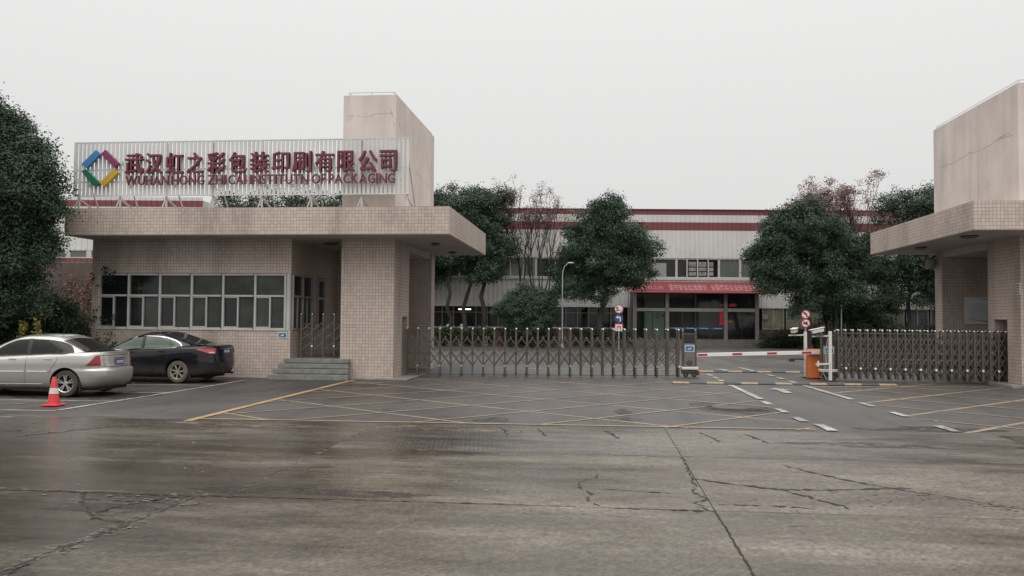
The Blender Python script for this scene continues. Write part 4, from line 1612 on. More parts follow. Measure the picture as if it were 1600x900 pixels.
def apply_boolean(o, cutters):
    for c_ in cutters:
        md = o.modifiers.new('arch', 'BOOLEAN')
        md.operation = 'DIFFERENCE'
        md.solver = 'EXACT'
        md.object = c_
        try:
            md.material_mode = 'TRANSFER'
        except Exception:
            pass
    dg = bpy.context.evaluated_depsgraph_get()
    dg.update()
    me = bpy.data.meshes.new_from_object(o.evaluated_get(dg))
    o.modifiers.clear()
    old = o.data
    o.data = me
    for c_ in cutters:
        bpy.data.objects.remove(c_, do_unlink=True)
    bpy.data.meshes.remove(old)
    bm = bmesh.new()
    bm.from_mesh(me)
    for f in bm.faces:
        f.smooth = True
    for e in bm.edges:
        if len(e.link_faces) == 2 and e.calc_face_angle(0) > R(42):
            e.smooth = False
    bm.to_mesh(me)
    bm.free()

def wheel_meshes(r, wd, spokes, double, rim_mat, tyre_mat, mud):
    b = MB()
    rr_ = r * .66
    prof = [(rr_, -wd / 2), (r * .82, -wd / 2 - .006), (r * .95, -wd / 2 + .010), (r, -wd / 4), (r, wd / 4), (r * .95, wd / 2 - .010), (r * .82, wd / 2 + .006), (rr_, wd / 2)]
    b.lathe(prof, 40, Matrix.Rotation(R(90), 4, 'X'), close=True)
    rim = MB()
    rim.mi = 1
    rim.lathe([(0, wd / 2 - .07), (rr_, wd / 2 - .07)], 32, Matrix.Rotation(R(90), 4, 'X') @ Matrix.Diagonal((1, 1, -1, 1)) if False else Matrix.Rotation(R(-90), 4, 'X'))
    rim.mi = 0
    rim.lathe([(rr_ * .90, wd / 2 - .06), (rr_ * .93, wd / 2 - .004), (rr_ * 1.0, wd / 2 + .004), (rr_ * 1.01, wd / 2 - .02)], 36, Matrix.Rotation(R(-90), 4, 'X'))
    rim.lathe([(0, wd / 2 - .008), (rr_ * .16, wd / 2 - .010), (rr_ * .24, wd / 2 - .03)], 20, Matrix.Rotation(R(-90), 4, 'X'))
    for k in range(spokes):
        a = 2 * math.pi * k / spokes + .3
        for da in ((-.17, .17) if double else (0,)):
            p = (rr_ * .14 * math.cos(a + da * .5), wd / 2 - .022, rr_ * .14 * math.sin(a + da * .5))
            q = (rr_ * .93 * math.cos(a + da), wd / 2 - .018, rr_ * .93 * math.sin(a + da))
            rim.bar(p, q, rr_ * (.115 if double else .17), .026, up=(0, 1, 0))
    return b, rim

def build_car(label, loc, rz, sc, shape, paint, glass, spec):
    t = thing('parked_car', label, 'car', loc, rz, 'sedans parked by the gatehouse')
    t.scale = sc
    S = shape
    body = S.body().build('body', [paint], t, smooth=True)
    bpy.context.view_layer.update()
    cutters = []
    for (wx, wr) in ((spec['rw'], spec['r']), (spec['fw'], spec['r'])):
        for sd in (1, -1):
            c_ = MB()
            c_.lathe([(0, -.14), (wr + .055, -.14), (wr + .055, .30), (0, .30)], 48, Matrix.Translation((wx, sd * (spec['w'] - .12), wr + .005)) @ Matrix.Rotation(R(-90 * sd), 4, 'X'))
            co = c_.build('cutter', [ARCH])
            co.parent = t
            cutters.append(co)
    bpy.context.view_layer.update()
    apply_boolean(body, cutters)
    # glazing
    def part(mb, name, mat, parent=t, **k):
        return mb.build(name, mat, parent, **k)
    for (nm, lo, hi, x0, x1) in spec['side_windows']:
        for sd in (1, -1):
            m = MB()
            S.side_patch(m, lo, hi, x0, x1, .012, (sd,))
            part(m, nm, glass, smooth=True)
    for sd in (1, -1):
        for ln, wd_ in spec['window_trim']:
            m = MB()
            S.side_line(m, ln, wd_, .020, (sd,))
            part(m, 'window_trim', spec['trim_mat'])
        for ln, wd_ in spec['pillars']:
            m = MB()
            S.side_line(m, ln, wd_, .016, (sd,))
            part(m, 'window_pillar', SIGN_BLACK)
    m = MB()
    y0, zl, zh = spec['rear_glass']
    S.rear_patch(m, -y0, y0, lambda y: zl + .015 * (y / y0) ** 2 * 0, lambda y: zh - .05 * (y / y0) ** 2, .006)
    part(m, 'rear_window', spec['rear_glass_mat'], smooth=True)
    for sd in (1, -1):
        xs, ye, a, bb = spec['tail']
        m = MB()
        S.corner_patch(m, xs, ye, a, bb, .008, (sd,))
        lamp = part(m, 'tail_lamp', spec['tail_mat'], smooth=True)
        if spec.get('tail_clear'):
            m = MB()
            a2, b2 = spec['tail_clear']
            S.corner_patch(m, xs + spec.get('tc_in', -.1), ye + .05, a2, b2, .013, (sd,))
            part(m, 'clear_lens', simple('clear_lens', (0.62, 0.55, 0.55), 0.12), lamp, smooth=True)
    # seams
    m = MB()
    for ln in spec['seams']:
        S.side_line(m, ln, .008, .0025)
    part(m, 'door_seam', SIGN_BLACK)
    for (x, z, sd) in [(xx, zz, q) for xx, zz in spec['handles'] for q in (1, -1)]:
        m = MB()
        y = S.y_side(x, z)
        m.bar((x - .09, sd * (y + .018), z), (x + .09, sd * (y + .018), z + .004), .022, .030)
        m.box(x - .075, x - .05, min(sd * y, sd * (y + .018)), max(sd * y, sd * (y + .018)), z - .01, z + .01)
        m.box(x + .05, x + .075, min(sd * y, sd * (y + .018)), max(sd * y, sd * (y + .018)), z - .01, z + .01)
        part(m, 'door_handle', spec['handle_mat'], bevel=.006)
    if spec.get('moulding'):
        for (ln, wd_, mt) in spec['moulding']:
            m = MB()
            S.side_line(m, ln, wd_, .012)
            part(m, 'side_moulding', mt)
    # rear furniture
    px0, pz0, pw, phh = spec['plate']
    m = MB()
    xr = S.x_rear(0, pz0)
    m.box(xr - .020, xr - .004, -pw / 2, pw / 2, pz0 - phh / 2, pz0 + phh / 2)
    po = part(m, 'number_plate', PLATE_BLUE, bevel=.004)
    m = MB()
    q = random.Random(int(px0))
    for k in range(6):
        yc = -pw / 2 + .05 + (pw - .10) * k / 5
        m.box(xr - .023, xr - .0205, yc - .016, yc - .006, pz0 - phh * .26, pz0 + phh * .26)
        m.box(xr - .023, xr - .0205, yc + .006, yc + .016, pz0 - phh * q.choice((.26, .05)), pz0 + phh * .26)
        m.box(xr - .0225, xr - .0205, yc - .005, yc + .005, pz0 + phh * .16, pz0 + phh * .26)
    part(m, 'plate_characters', SIGN_WHITE, po)
    if spec.get('boot_chrome'):
        z, hw = spec['boot_chrome']
        m = MB()
        pts = [(S.x_rear(y, z) - .016, y, z) for y in np.linspace(-hw, hw, 9)]
        m.tube(pts, .014, 6)
        part(m, 'boot_trim', CHROME)
    m = MB()
    for z, ymax in spec['rear_seams']:
        vs = []
        Y_ = np.linspace(-ymax, ymax, 25)
        vs = [(S.x_rear(y, z + .006) - .003, y, z + .006) for y in Y_] + [(S.x_rear(y, z - .006) - .003, y, z - .006) for y in Y_]
        m.add(vs, [(i, i + 1, 26 + i, 25 + i) for i in range(24)])
    part(m, 'boot_seam', SIGN_BLACK)
    # mirrors
    for sd in (1, -1):
        m = MB()
        mx, mz = spec['mirror']
        y = S.y_side(mx, mz)
        m.lathe([(0, -.10), (.06, -.09), (.09, -.03), (.085, .05), (0, .07)], 14, Matrix.Translation((mx, sd * (y + .10), mz + .03)) @ Matrix.Rotation(R(-90), 4, 'Y') @ Matrix.Diagonal((.75, 1.25, 1, 1)))
        m.bar((mx, sd * (y - .01), mz - .01), (mx, sd * (y + .06), mz + .01), .05, .03)
        part(m, 'wing_mirror', spec['mirror_mat'], smooth=True)
    # wheels
    tb, rb = wheel_meshes(spec['r'], .20, spec['spokes'], spec['double'], RIM_S, TYRE, False)
    tyre = rim = None
    for (wx, sd) in ((spec['rw'], 1), (spec['rw'], -1), (spec['fw'], 1), (spec['fw'], -1)):
        e = bpy.data.objects.new('wheel', None)
        COL.objects.link(e)
        e.parent = t
        e.location = (wx, sd * (spec['w'] - .125), spec['r'])
        e.rotation_euler = (0, 0, 0 if sd > 0 else math.pi)
        if tyre is None:
            tyre = tb.build('tyre', spec['tyre_mat'], e, smooth=True)
            rim = rb.build('rim', [spec['rim_mat'], ARCH], e, smooth=True)
        else:
            for src in (tyre, rim):
                c_ = src.copy()
                COL.objects.link(c_)
                c_.parent = e
    # mud flap, exhaust
    m = MB()
    for sd in (1, -1):
        y = spec['w'] - .22
        m.box(spec['rw'] - spec['r'] - .055, spec['rw'] - spec['r'] - .035, min(sd * y, sd * (y + .2)), max(sd * y, sd * (y + .2)), .14, .36)
    part(m, 'mud_flap', RUBBER)
    m = MB()
    m.box(spec['rw'] - .7, spec['fw'] + .4, -.55, .55, .14, .24)
    part(m, 'underbody', ARCH)
    m = MB()
    m.tube([(S.x_rear(0, .3) - .02, -.5, .24), (spec['rw'] - .4, -.5, .24)], .03, 10)
    part(m, 'exhaust', STEEL)
    if spec.get('antenna'):
        ax, az = spec['antenna']
        m = MB()
        m.tube([(ax, 0, az - .02), (ax - .10, 0, az + .22)], [.009, .004], 6)
        part(m, 'antenna', SIGN_BLACK)
    return t

silver_shape = CarShape([
    (.165, 0, -1.88, 1.98, .72, 8, 3.6), (.24, 0, -2.06, 2.15, .82, 8, 3.6), (.36, 0, -2.16, 2.24, .860, 8, 3.6), (.50, 0, -2.195, 2.26, .875, 8, 3.6),
    (.60, -.005, -2.19, 2.25, .880, 8, 3.6), (.655, -.008, -2.12, 2.21, .880, 8, 3.8), (.76, -.02, -2.09, 2.14, .882, 9, 4), (.86, -.045, -2.07, 2.06, .872, 9, 4),
    (.915, -.058, -2.05, 1.98, .850, 9, 4), (.940, -.058, -1.99, 1.80, .822, 9, 4), (.958, -.054, -1.74, 1.15, .795, 8, 4), (.99, -.048, -1.66, 1.02, .785, 8, 4),
    (1.12, -.03, -1.46, .76, .758, 8, 4.5), (1.26, -.012, -1.24, .46, .718, 7, 4.5), (1.36, -.002, -1.06, .20, .672, 6, 4.5), (1.415, 0, -.92, .02, .61, 5, 4), (1.448, 0, -.76, -.12, .49, 4, 3.5), (1.465, 0, -.55, -.24, .15, 2, 2)])
sil_lo = [(-1.42, 1.045), (-1.2, 1.020), (-.6, 1.005), (0, .985), (.8, .955)]
SILVER = car_paint('silver_paint', (0.50, 0.485, 0.455), 0.75, 0.26)
build_car('silver sedan with front cut off by the left picture edge', (-12.96, 18.62, 0.012), math.pi, (.955, .955, .94), silver_shape, SILVER, CARGLASS, dict(
    rw=-1.28, fw=1.34, r=.315, w=.875,
    side_windows=[('rear_door_window', sil_lo, [(-1.42, 1.075), (-1.38, 1.13), (-1.28, 1.21), (-1.08, 1.29), (-.85, 1.332), (-.38, 1.352)], -1.42, -.38),
                  ('front_door_window', sil_lo, [(-.29, 1.352), (-.05, 1.335), (.2, 1.255), (.5, 1.09), (.72, .985)], -.29, .72)],
    window_trim=[([(-1.42, 1.045), (-1.2, 1.018), (-.6, 1.002), (0, .982), (.74, .953)], .018)], trim_mat=SIGN_BLACK,
    pillars=[([(-.335, 1.36), (-.335, .99)], .10), ([(-1.03, 1.31), (-1.05, 1.015)], .018)],
    rear_glass=(.62, 1.03, 1.365), rear_glass_mat=CARGLASS,
    tail=(-1.76, .64, lambda u: .735 + .0 * u, lambda u: .745 + (.225 * min(1, u / .62) if u < .62 else .225)), tail_mat=TAIL,
    seams=[[(-1.12, 1.0), (-1.16, .85), (-1.30, .70), (-1.42, .60)] if False else [(-1.10, 1.0), (-1.08, .86), (-.95, .66), (-.88, .55)], [(-.33, .99), (-.31, .75), (-.30, .26)], [(.78, .94), (.80, .6), (.80, .28)], [(-1.65, .655), (-2.05, .66)]],
    handles=[(-.86, .885), (.02, .875)], handle_mat=CHROME,
    moulding=[([(-.85, .60), (-.33, .595)], .030, TRIMW), ([(-.28, .595), (.75, .585)], .030, TRIMW), ([(-.72, .305), (.9, .29)], .022, TRIMW)],
    plate=(1, .80, .36, .13), boot_chrome=(.895, .22), rear_seams=[(.70, .70), (.97, .70)],
    mirror=(.72, 1.0), mirror_mat=SILVER, spokes=5, double=True, rim_mat=RIM_S, tyre_mat=TYRE, antenna=(-.62, 1.43)))

black_shape = CarShape([
    (.18, 0, -2.04, 2.2, .78, 8, 3.6), (.26, 0, -2.24, 2.36, .87, 8, 3.6), (.42, 0, -2.34, 2.44, .910, 8, 3.6), (.58, 0, -2.36, 2.45, .922, 8, 3.6),
    (.68, -.01, -2.345, 2.43, .924, 8, 3.6), (.80, -.02, -2.325, 2.36, .920, 8, 3.8), (.89, -.045, -2.31, 2.25, .905, 8, 4), (.94, -.052, -2.29, 2.12, .882, 8, 4),
    (.968, -.052, -2.22, 1.92, .850, 8, 4), (.99, -.048, -1.95, 1.25, .815, 7, 4), (1.02, -.043, -1.84, 1.08, .800, 7, 4), (1.12, -.03, -1.60, .85, .775, 7, 4.2),
    (1.25, -.014, -1.27, .50, .735, 7, 4.5), (1.36, -.002, -.94, .12, .682, 6, 4.5), (1.42, 0, -.76, -.06, .62, 5, 4), (1.458, 0, -.60, -.2, .49, 4, 3.5), (1.474, 0, -.48, -.30, .15, 2, 2)])
blk_lo = [(-1.36, 1.045), (-1.2, 1.03), (-.6, 1.0), (0, .97), (.95, .925)]
BLACK = car_paint('black_paint', (0.008, 0.008, 0.011), 0.0, 0.10)
build_car('black sedan parked against the tiled wall behind the silver car', (-12.53, 23.0, 0.012), math.pi - R(3), (.95, .95, .935), black_shape, BLACK, CARGLASS_G, dict(
    rw=-1.30, fw=1.50, r=.325, w=.918,
    side_windows=[('rear_door_window', blk_lo, [(-1.36, 1.075), (-1.30, 1.135), (-1.15, 1.215), (-.9, 1.29), (-.6, 1.33), (-.22, 1.34)], -1.36, -.22),
                  ('front_door_window', blk_lo, [(-.14, 1.34), (.1, 1.30), (.4, 1.185), (.7, 1.045), (.92, .945)], -.14, .92)],
    window_trim=[([(-1.36, 1.04), (-1.2, 1.022), (-.6, .992), (0, .962), (.95, .917)], .026),
                 ([(-1.37, 1.04), (-1.375, 1.08), (-1.31, 1.145), (-1.15, 1.227), (-.9, 1.302), (-.6, 1.342), (-.2, 1.352), (.1, 1.312), (.4, 1.197), (.7, 1.057), (.95, .93)], .024)], trim_mat=CHROME,
    pillars=[([(-.18, 1.36), (-.16, .98)], .085), ([(-.98, 1.30), (-1.06, 1.02)], .022)],
    rear_glass=(.64, 1.075, 1.375), rear_glass_mat=CARGLASS,
    tail=(-1.86, .55, lambda u: .965 - .115 * min(1, u * 1.6), lambda u: .985 + .015 * u), tail_mat=TAIL_B,
    tail_clear=(lambda u: .885 - .022 * min(1, u * 1.6), lambda u: .905 - .0 * u), tc_in=-.30,
    seams=[[(-1.08, 1.0), (-1.05, .84), (-.95, .64), (-.90, .5)], [(-.17, .97), (-.15, .7), (-.15, .28)], [(.98, .91), (1.0, .6), (1.0, .3)], [(-1.7, .70), (-2.1, .70)]],
    handles=[(-.82, .905), (.12, .885)], handle_mat=BLACK,
    moulding=[([(-.80, .30), (1.0, .28)], .03, SIGN_BLACK)],
    plate=(2, .90, .36, .13), boot_chrome=(.985, .30), rear_seams=[(.74, .74)],
    mirror=(.86, 1.0), mirror_mat=BLACK, spokes=7, double=False, rim_mat=RIM_M, tyre_mat=TYRE_M, antenna=(-.72, 1.425)))

# ================================================================== factory
FA = R(5.6)
fc = thing('factory_building', 'long white ribbed factory hall with two red bands behind the trees', 'factory', (3.03, 62.65, 0), FA)
def ribbed(mb, x0, x1, z0, z1, y=0.0, pitch=.34, d=.05):
    x = x0
    prof = []
    while x < x1 - .01:
        prof += [(x, y), (x + pitch * .62, y), (x + pitch * .72, y - d), (x + pitch * .90, y - d)]
        x += pitch
    prof.append((x1, y))
    n = len(prof)
    mb.add([(a, b, z0) for a, b in prof] + [(a, b, z1) for a, b in prof], [(i, i + 1, n + i + 1, n + i) for i in range(n - 1)])
FX0, FX1 = -32, 34
b = MB()
b.box(FX0, FX1, .56, 30, 0, 9.75)
b.box(FX0, FX1, .06, .56, 6.35, 9.75)
b.box(FX0, FX1, .06, .56, 4.9 - .16, 4.9)
b.box(FX0, -1.0, .06, .56, 2.75, 4.74)
b.box(-1.0, 8.6, .06, .56, 3.9, 4.74)
b.box(8.6, FX1, .06, .56, 2.75, 4.74)
b.build('hall', VOID, fc)
b = MB()
ribbed(b, FX0, FX1, 6.34, 8.38)
ribbed(b, FX0, FX1, 8.98, 9.52)
ribbed(b, FX0, -.9, 2.74, 4.72)
ribbed(b, -.9, 8.6, 3.9, 4.72)
ribbed(b, 8.6, FX1, 2.74, 4.72)
b.build('ribbed_cladding', PANEL, fc)
b = MB()
ribbed(b, FX0, FX1, 8.38, 8.98, -.004)
ribbed(b, FX0, FX1, 9.52, 9.88, -.004)
b.build('red_band', PANEL_RED, fc)
b = MB()
b.box(FX0, FX1, -.10, .3, 9.88, 9.94)
b.build('roof_edge', simple('dark_red_trim', (0.13, 0.028, 0.030), 0.5), fc)
# upper window strip
b = MB()
b.box(FX0, FX1, -.08, .06, 4.74, 4.90)
b.build('upper_sill', ALU, fc)
upw = [(-10.0, -8.6), (-8.55, -7.0), (-7.0, -5.2), (-.2, 1.15), (1.9, 3.4)]
def fwindow(x0, x1, z0, z1, glass, divs=1, mat=ALU, fw=.07, y=.02):
    f = MB()
    f.box(x0, x0 + fw, y, y + .1, z0, z1)
    f.box(x1 - fw, x1, y, y + .1, z0, z1)
    f.box(x0 + fw, x1 - fw, y, y + .1, z1 - fw, z1)
    f.box(x0 + fw, x1 - fw, y, y + .1, z0, z0 + fw)
    for k in range(1, divs):
        xm = x0 + (x1 - x0) * k / divs
        f.box(xm - fw / 2, xm + fw / 2, y + .003, y + .097, z0 + fw, z1 - fw)
    wo = f.build('window', mat, fc)
    p = MB()
    p.box(x0 + .02, x1 - .02, y + .05, y + .06, z0 + .02, z1 - .02)
    p.build('pane', glass, wo)
    return wo
GREYPANE = simple('grey_blind_pane', (0.105, 0.115, 0.108), 0.12, var=0.15, nscale=0.6)
for i, (x0, x1, dv, gl) in enumerate([(-16, -13.2, 2, GLASS_D), (-13.2, -10.4, 2, GLASS_M), (-10.4, -7.6, 3, GREYPANE), (-7.6, -4.8, 2, GLASS_D), (-4.8, -2, 2, GLASS_D), (-2, .0, 1, GREYPANE), (0, 1.05, 1, GREYPANE),
                                      (1.05, 2.65, 1, GLASS_D), (2.65, 5.75, 4, GLASS_D), (5.75, 7.3, 1, GREYPANE), (7.3, 10, 2, GREYPANE), (10, 13, 2, GLASS_D), (13, 16, 2, GLASS_D), (16, 19, 2, GLASS_D), (19, 22, 2, GLASS_M)]):
    fwindow(x0, x1, 4.902, 6.338, gl, dv, ALU, .08, .03)
# things seen behind the upper panes: a white board and shelves pressed near the glass
b = MB()
b.box(1.16, 1.92, .072, .078, 5.0, 6.0)
b.build('window_blind', simple('pale_board', (0.24, 0.25, 0.25), 0.6), fc)
b = MB()
for (x0, x1) in ((3.55, 4.1), (4.28, 4.85), (5.02, 5.35)):
    for z in (5.08, 5.42, 5.75):
        b.box(x0, x1, .072, .078, z, z + (.26 if z < 5.7 else .34))
b.build('stored_boxes', simple('stored_boxes_grey', (0.21, 0.20, 0.20), 0.7, var=0.5, nscale=2.5), fc)
# lower window strip: recessed, dark, with lit tube lamps
b = MB()
for k in range(36):
    x = -30 + k * .82
    if x > -1.3:
        break
    b.box(x - .035, x + .035, .05, .12, 1.28, 2.74)
b.box(-31, -1.3, .052, .118, 2.28, 2.33)
wo = b.build('window_mullions', simple('dim_frame_grey', (0.13, 0.13, 0.128), 0.5), fc)
p = MB()
p.box(-31.5, -1.3, .54, .553, 1.2, 2.74)
p.build('window_glass', GLASS_D, wo)
b = MB()
b.box(FX0, -1.3, -.06, .56, 1.16, 1.26)
b.build('lower_sill', ALU, fc)
b = MB()
b.box(FX0, -1.3, .0, .56, 0, 1.16)
b.box(8.65, FX1, .0, .56, 0, 1.16)
b.build('base_wall', BRICK_RED, fc)
# right part windows, faint cream room light painted into the pane colour
CREAMW = simple('cream_lit_pane', (0.17, 0.165, 0.115), 0.5, var=0.35, nscale=1.0)
for k in range(9):
    x0 = 8.9 + k * 1.75
    fwindow(x0, x0 + 1.6, 1.2, 2.72, [CREAMW, CREAMW, CREAMW, GLASS_M, GLASS_M, CREAMW, GLASS_M, GLASS_D, GLASS_D][k], 2, ALU_G, .06, .05)
for (x, dz) in ((-13.05, 0), (-12.55, -.0)):
    t = thing('tube_lamp', 'lit white tube lamp in the dark lower factory window, ' + ('left one of the pair' if x < -13 else 'right one of the pair'), 'lamp',
              (3.03 + x * math.cos(FA) - .28 * math.sin(FA), 62.65 + x * math.sin(FA) + .28 * math.cos(FA), 2.50), FA, 'lit tube lamps in the factory')
    b = MB()
    b.box(-.20, .20, -.05, .05, -.02, .05)
    b.build('tube', emissive('tube_light', (1.0, 1.0, 0.96), 3.0) if 'tube_light' not in MATS else MATS['tube_light'], t, bevel=.01)
    b = MB()
    b.box(-.22, .22, -.06, .06, .052, .08)
    b.bar((0, 0, .08), (0, 0, .25), .02)
    b.build('lamp_housing', ALU_G, t)

# entrance: porch with glazing, banner canopy, steps
PX = [-.55, 1.88, 6.10, 8.45]
b = MB()
b.box(-.9, -.55, -.02, .56, .45, 3.9)
b.build('porch_jamb', simple('porch_grey', (0.16, 0.16, 0.155), 0.5), fc)
b = MB()
b.box(8.45, 8.62, -.02, .56, .45, 3.9)
b.build('porch_jamb', MATS['porch_grey'], fc)
for i, x in enumerate([-.46, 1.88, 6.10, 8.36]):
    f = MB()
    f.box(x - .13, x + .13, -.55, -.30, .45, 3.86)
    f.build('porch_column', simple('porch_column_alu', (0.21, 0.20, 0.185), 0.35, 0.3), fc)
f = MB()
for a, c_ in ((-.33, 1.75), (2.01, 5.97), (6.23, 8.23)):
    f.box(a, c_, -.50, -.36, 2.46, 2.70)
f.build('transom', simple('transom_alu', (0.30, 0.285, 0.255), 0.4, 0.2), fc)
f = MB()
f.box(-.33, 8.23, -.46, -.40, .45, .52)
for x in (3.95, .85, 7.3, 3.0, 5.0):
    f.box(x - .025, x + .025, -.45, -.41, .52, 2.455)
f.box(3.9, 4.0, -.45, -.41, 2.705, 3.86)
fr_ = f.build('door_frame', STEEL_D, fc)
for (a, c_) in ((-.33, 1.75), (2.01, 5.97), (6.23, 8.23)):
    for (z0, z1) in ((.53, 2.45), (2.71, 3.86)):
        p = MB()
        p.add([(a, -.43, z0), (c_, -.43, z0), (c_, -.43, z1), (a, -.43, z1)], [(0, 1, 2, 3)])
        p.build('glass_pane', GLASS_T, fc)
# inside of the lobby
b = MB()
b.box(-.55, 8.45, .48, .553, .45, 3.88)
b.build('lobby_back_wall', simple('lobby_dark_wall', (0.085, 0.095, 0.098), 0.6, var=0.6, nscale=0.5), fc)
b = MB()
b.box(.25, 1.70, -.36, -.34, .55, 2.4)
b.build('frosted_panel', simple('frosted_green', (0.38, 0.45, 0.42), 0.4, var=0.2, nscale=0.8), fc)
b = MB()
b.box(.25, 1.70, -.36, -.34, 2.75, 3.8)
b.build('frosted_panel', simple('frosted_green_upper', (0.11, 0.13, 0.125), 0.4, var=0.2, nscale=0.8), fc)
b = MB()
b.lathe([(.13, -.004), (.19, -.004), (.19, .004), (.13, .004)], 4, Matrix.Translation((1.22, -.375, 2.15)) @ Matrix.Rotation(R(90), 4, 'X'), close=True)
letter_into(b, '虹', 1.50, 1.72, 2.03, 2.28, -.375, .02)
b.build('glass_logo', SIGN_BLACK, fc)
b = MB()
b.box(2.05, 5.95, -.440, -.436, 1.19, 1.31)
b.build('blue_door_strip', simple('door_strip_blue', (0.040, 0.085, 0.23), 0.5, var=0.1), fc)
b = MB()
for x in (2.35, 3.3, 4.3, 5.3):
    b.box(x, x + .55, -.445, -.4415, 1.22, 1.28)
b.build('strip_lettering', simple('door_strip_pale', (0.24, 0.33, 0.48), 0.5), fc)
b = MB()
b.box(5.66, 5.94, -.50, -.470, 1.5, 2.44)
b.prism([(5.7 + .26 * math.cos(a) * .5 + .1, 2.92 + .07 * math.sin(a)) for a in np.linspace(0, 6.28, 14)[:-1]], -.50, -.472)
b.prism([(6.62 + .28 * math.cos(a), 2.95 + .12 * math.sin(a)) for a in np.linspace(0, 6.28, 18)[:-1]], -.50, -.472)
b.prism([(6.42 + .18 * math.cos(a), 1.75 + .08 * math.sin(a)) for a in np.linspace(0, 6.28, 18)[:-1]], -.50, -.472)
dec = b.build('red_door_decoration', simple('decoration_red', (0.42, 0.018, 0.035), 0.5), fc)
b = MB()
for k, cc in enumerate('安全生产'):
    letter_into(b, cc, 5.72, 5.88, 2.22 - .215 * k, 2.38 - .215 * k, -.504, .0)
b.build('decoration_lettering', simple('deco_dark_red', (0.13, 0.008, 0.014), 0.5), dec)
# sloped banner canopy over the porch
t = thing('banner', 'long red banner with pale safety slogan over the factory entrance', 'banner', (3.03, 62.65, 0), FA)
b = MB()
zt, zb_, yt, ybm = 4.62, 3.80, -.12, -1.45
b.add([(-.15, yt, zt), (8.05, yt, zt), (8.9, ybm, zb_), (-1.0, ybm, zb_), (-.15, yt, zt - .06), (8.05, yt, zt - .06), (8.9, ybm + .02, zb_ - .06), (-1.0, ybm + .02, zb_ - .06)],
      [(0, 1, 2, 3), (7, 6, 5, 4), (0, 4, 5, 1), (1, 5, 6, 2), (2, 6, 7, 3), (3, 7, 4, 0)])
b.build('banner_cloth', BANNER, t)
ln = MB()
def slope_text(body, x0, x1, s0, s1, bold=.0):
    vs, fs, ed, asp = glyph(body, bold)
    V = []
    for a, c_ in vs:
        s_ = s0 + (s1 - s0) * c_
        V.append((x0 + a * (x1 - x0), ybm + (yt - ybm) * s_ - .012, zb_ + (zt - zb_) * s_ + .012))
    ln.add(V, fs)
slope_text('虹之彩', .42, 1.55, .30, .62, .0)
tx = '坚守安全红线意识'
for k, cc in enumerate(tx):
    slope_text(cc, 1.95 + .345 * k, 2.26 + .345 * k, .20, .74, .012)
tx = '全面落实企业安全生产主体责'
for k, cc in enumerate(tx):
    slope_text(cc, 5.05 + .335 * k - .1, 5.36 + .335 * k - .1, .20, .74, .012) if k < 11 else None
ln.build('banner_lettering', BANNER_T, t)
b = MB()
vs = []
for k in range(16):
    a = 2 * math.pi * k / 16
    for r_ in (.13, .19):
        s_ = .46 + r_ * math.sin(a) * 1.1
        vs.append((.12 + r_ * math.cos(a), ybm + (yt - ybm) * s_ - .012, zb_ + (zt - zb_) * s_ + .012))
b.add(vs, [(2 * k, 2 * k + 1, (2 * k + 3) % 32, (2 * k + 2) % 32) for k in range(16)])
b.build('banner_emblem', BANNER_T, t)
b = MB()
for k in range(3):
    b.box(-1.2 - .25 * k, 9.0 + .3 * k, -1.5 - .35 * (k + 1), -.29 if k == 0 else -1.5 - .35 * k, 0, .45 - .15 * k)
b.build('entrance_steps', simple('entrance_step_stone', (0.12, 0.115, 0.105), 0.5, var=0.25), fc)
b = MB()
b.box(8.9, 9.25, -.08, -.04, 1.95, 2.3)
b.build('wall_plate', simple('pale_wall_plate', (0.24, 0.24, 0.23), 0.5), fc)

# far left workshop and the old brick wall
ws = thing('workshop_building', 'far white workshop with one red band behind the left gatehouse', 'workshop', (-36, 46.7, 0), R(5.6))
b = MB()
b.box(-14, 12.6, .06, 14, 0, 8.76)
b.build('hall', PANEL, ws)
b = MB()
ribbed(b, -14, 12.6, 5.72, 8.28)
ribbed(b, -14, 12.6, 8.66, 8.86)
b.build('ribbed_cladding', PANEL, ws)
b = MB()
ribbed(b, -14, 12.6, 8.28, 8.66, -.004)
ribbed(b, -14, 12.6, 5.02, 5.22, -.004)
b.build('red_band', PANEL_RED, ws)
for k in range(9):
    f = MB()
    x0 = 1.0 + k * 1.25
    f.box(x0, x0 + .3, -.03, .055, 5.22, 5.72)
    f.box(x0 + .3, x0 + 1.25, -.03, .055, 5.66, 5.72)
    f.box(x0 + .3, x0 + 1.25, -.03, .055, 5.22, 5.28)
    wo = f.build('window', ALU, ws)
    f = MB()
    f.box(x0 + .28, x0 + 1.26, .02, .03, 5.25, 5.7)
    f.build('pane', GREYPANE, wo)
bw = MB()
bw.box(-26, -15.6, 30.6, 31.0, 0, 3.85)
tag(bw.build('brick_wall', OLDWALL), 'old pinkish brick wall with creeper left of the gatehouse', 'wall')

# ================================================================== lamps and traffic signs
def street_lamp(x, y, h, label, arm=.7, rz=0.0):
    t = thing('street_lamp', label, 'street lamp', (x, y, 0), rz, 'yard street lamps')
    b = MB()
    pts = [(0, 0, 0), (0, 0, h - .8), (.03, 0, h - .5), (.14, 0, h - .2), (.34, 0, h - .04), (arm * .75, 0, h)]
    b.tube(pts, [.050, .040, .036, .033, .032, .030], 10)
    b.build('pole', LAMP_G, t, smooth=True)
    b = MB()
    b.lathe([(0, -.06), (.09, -.04), (.11, 0), (.07, .05), (0, .07)], 14, Matrix.Translation((arm * .95, 0, h + .01)) @ Matrix.Diagonal((2.2, 1, .8, 1)))
    b.build('lamp_head', simple('lamp_head_pale', (0.55, 0.55, 0.54), 0.4), t, smooth=True)
    b = MB()
    b.lathe([(.16, 0), (.16, .03), (.09, .05), (.09, .3)], 14)
    b.build('base_collar', LAMP_G, t)
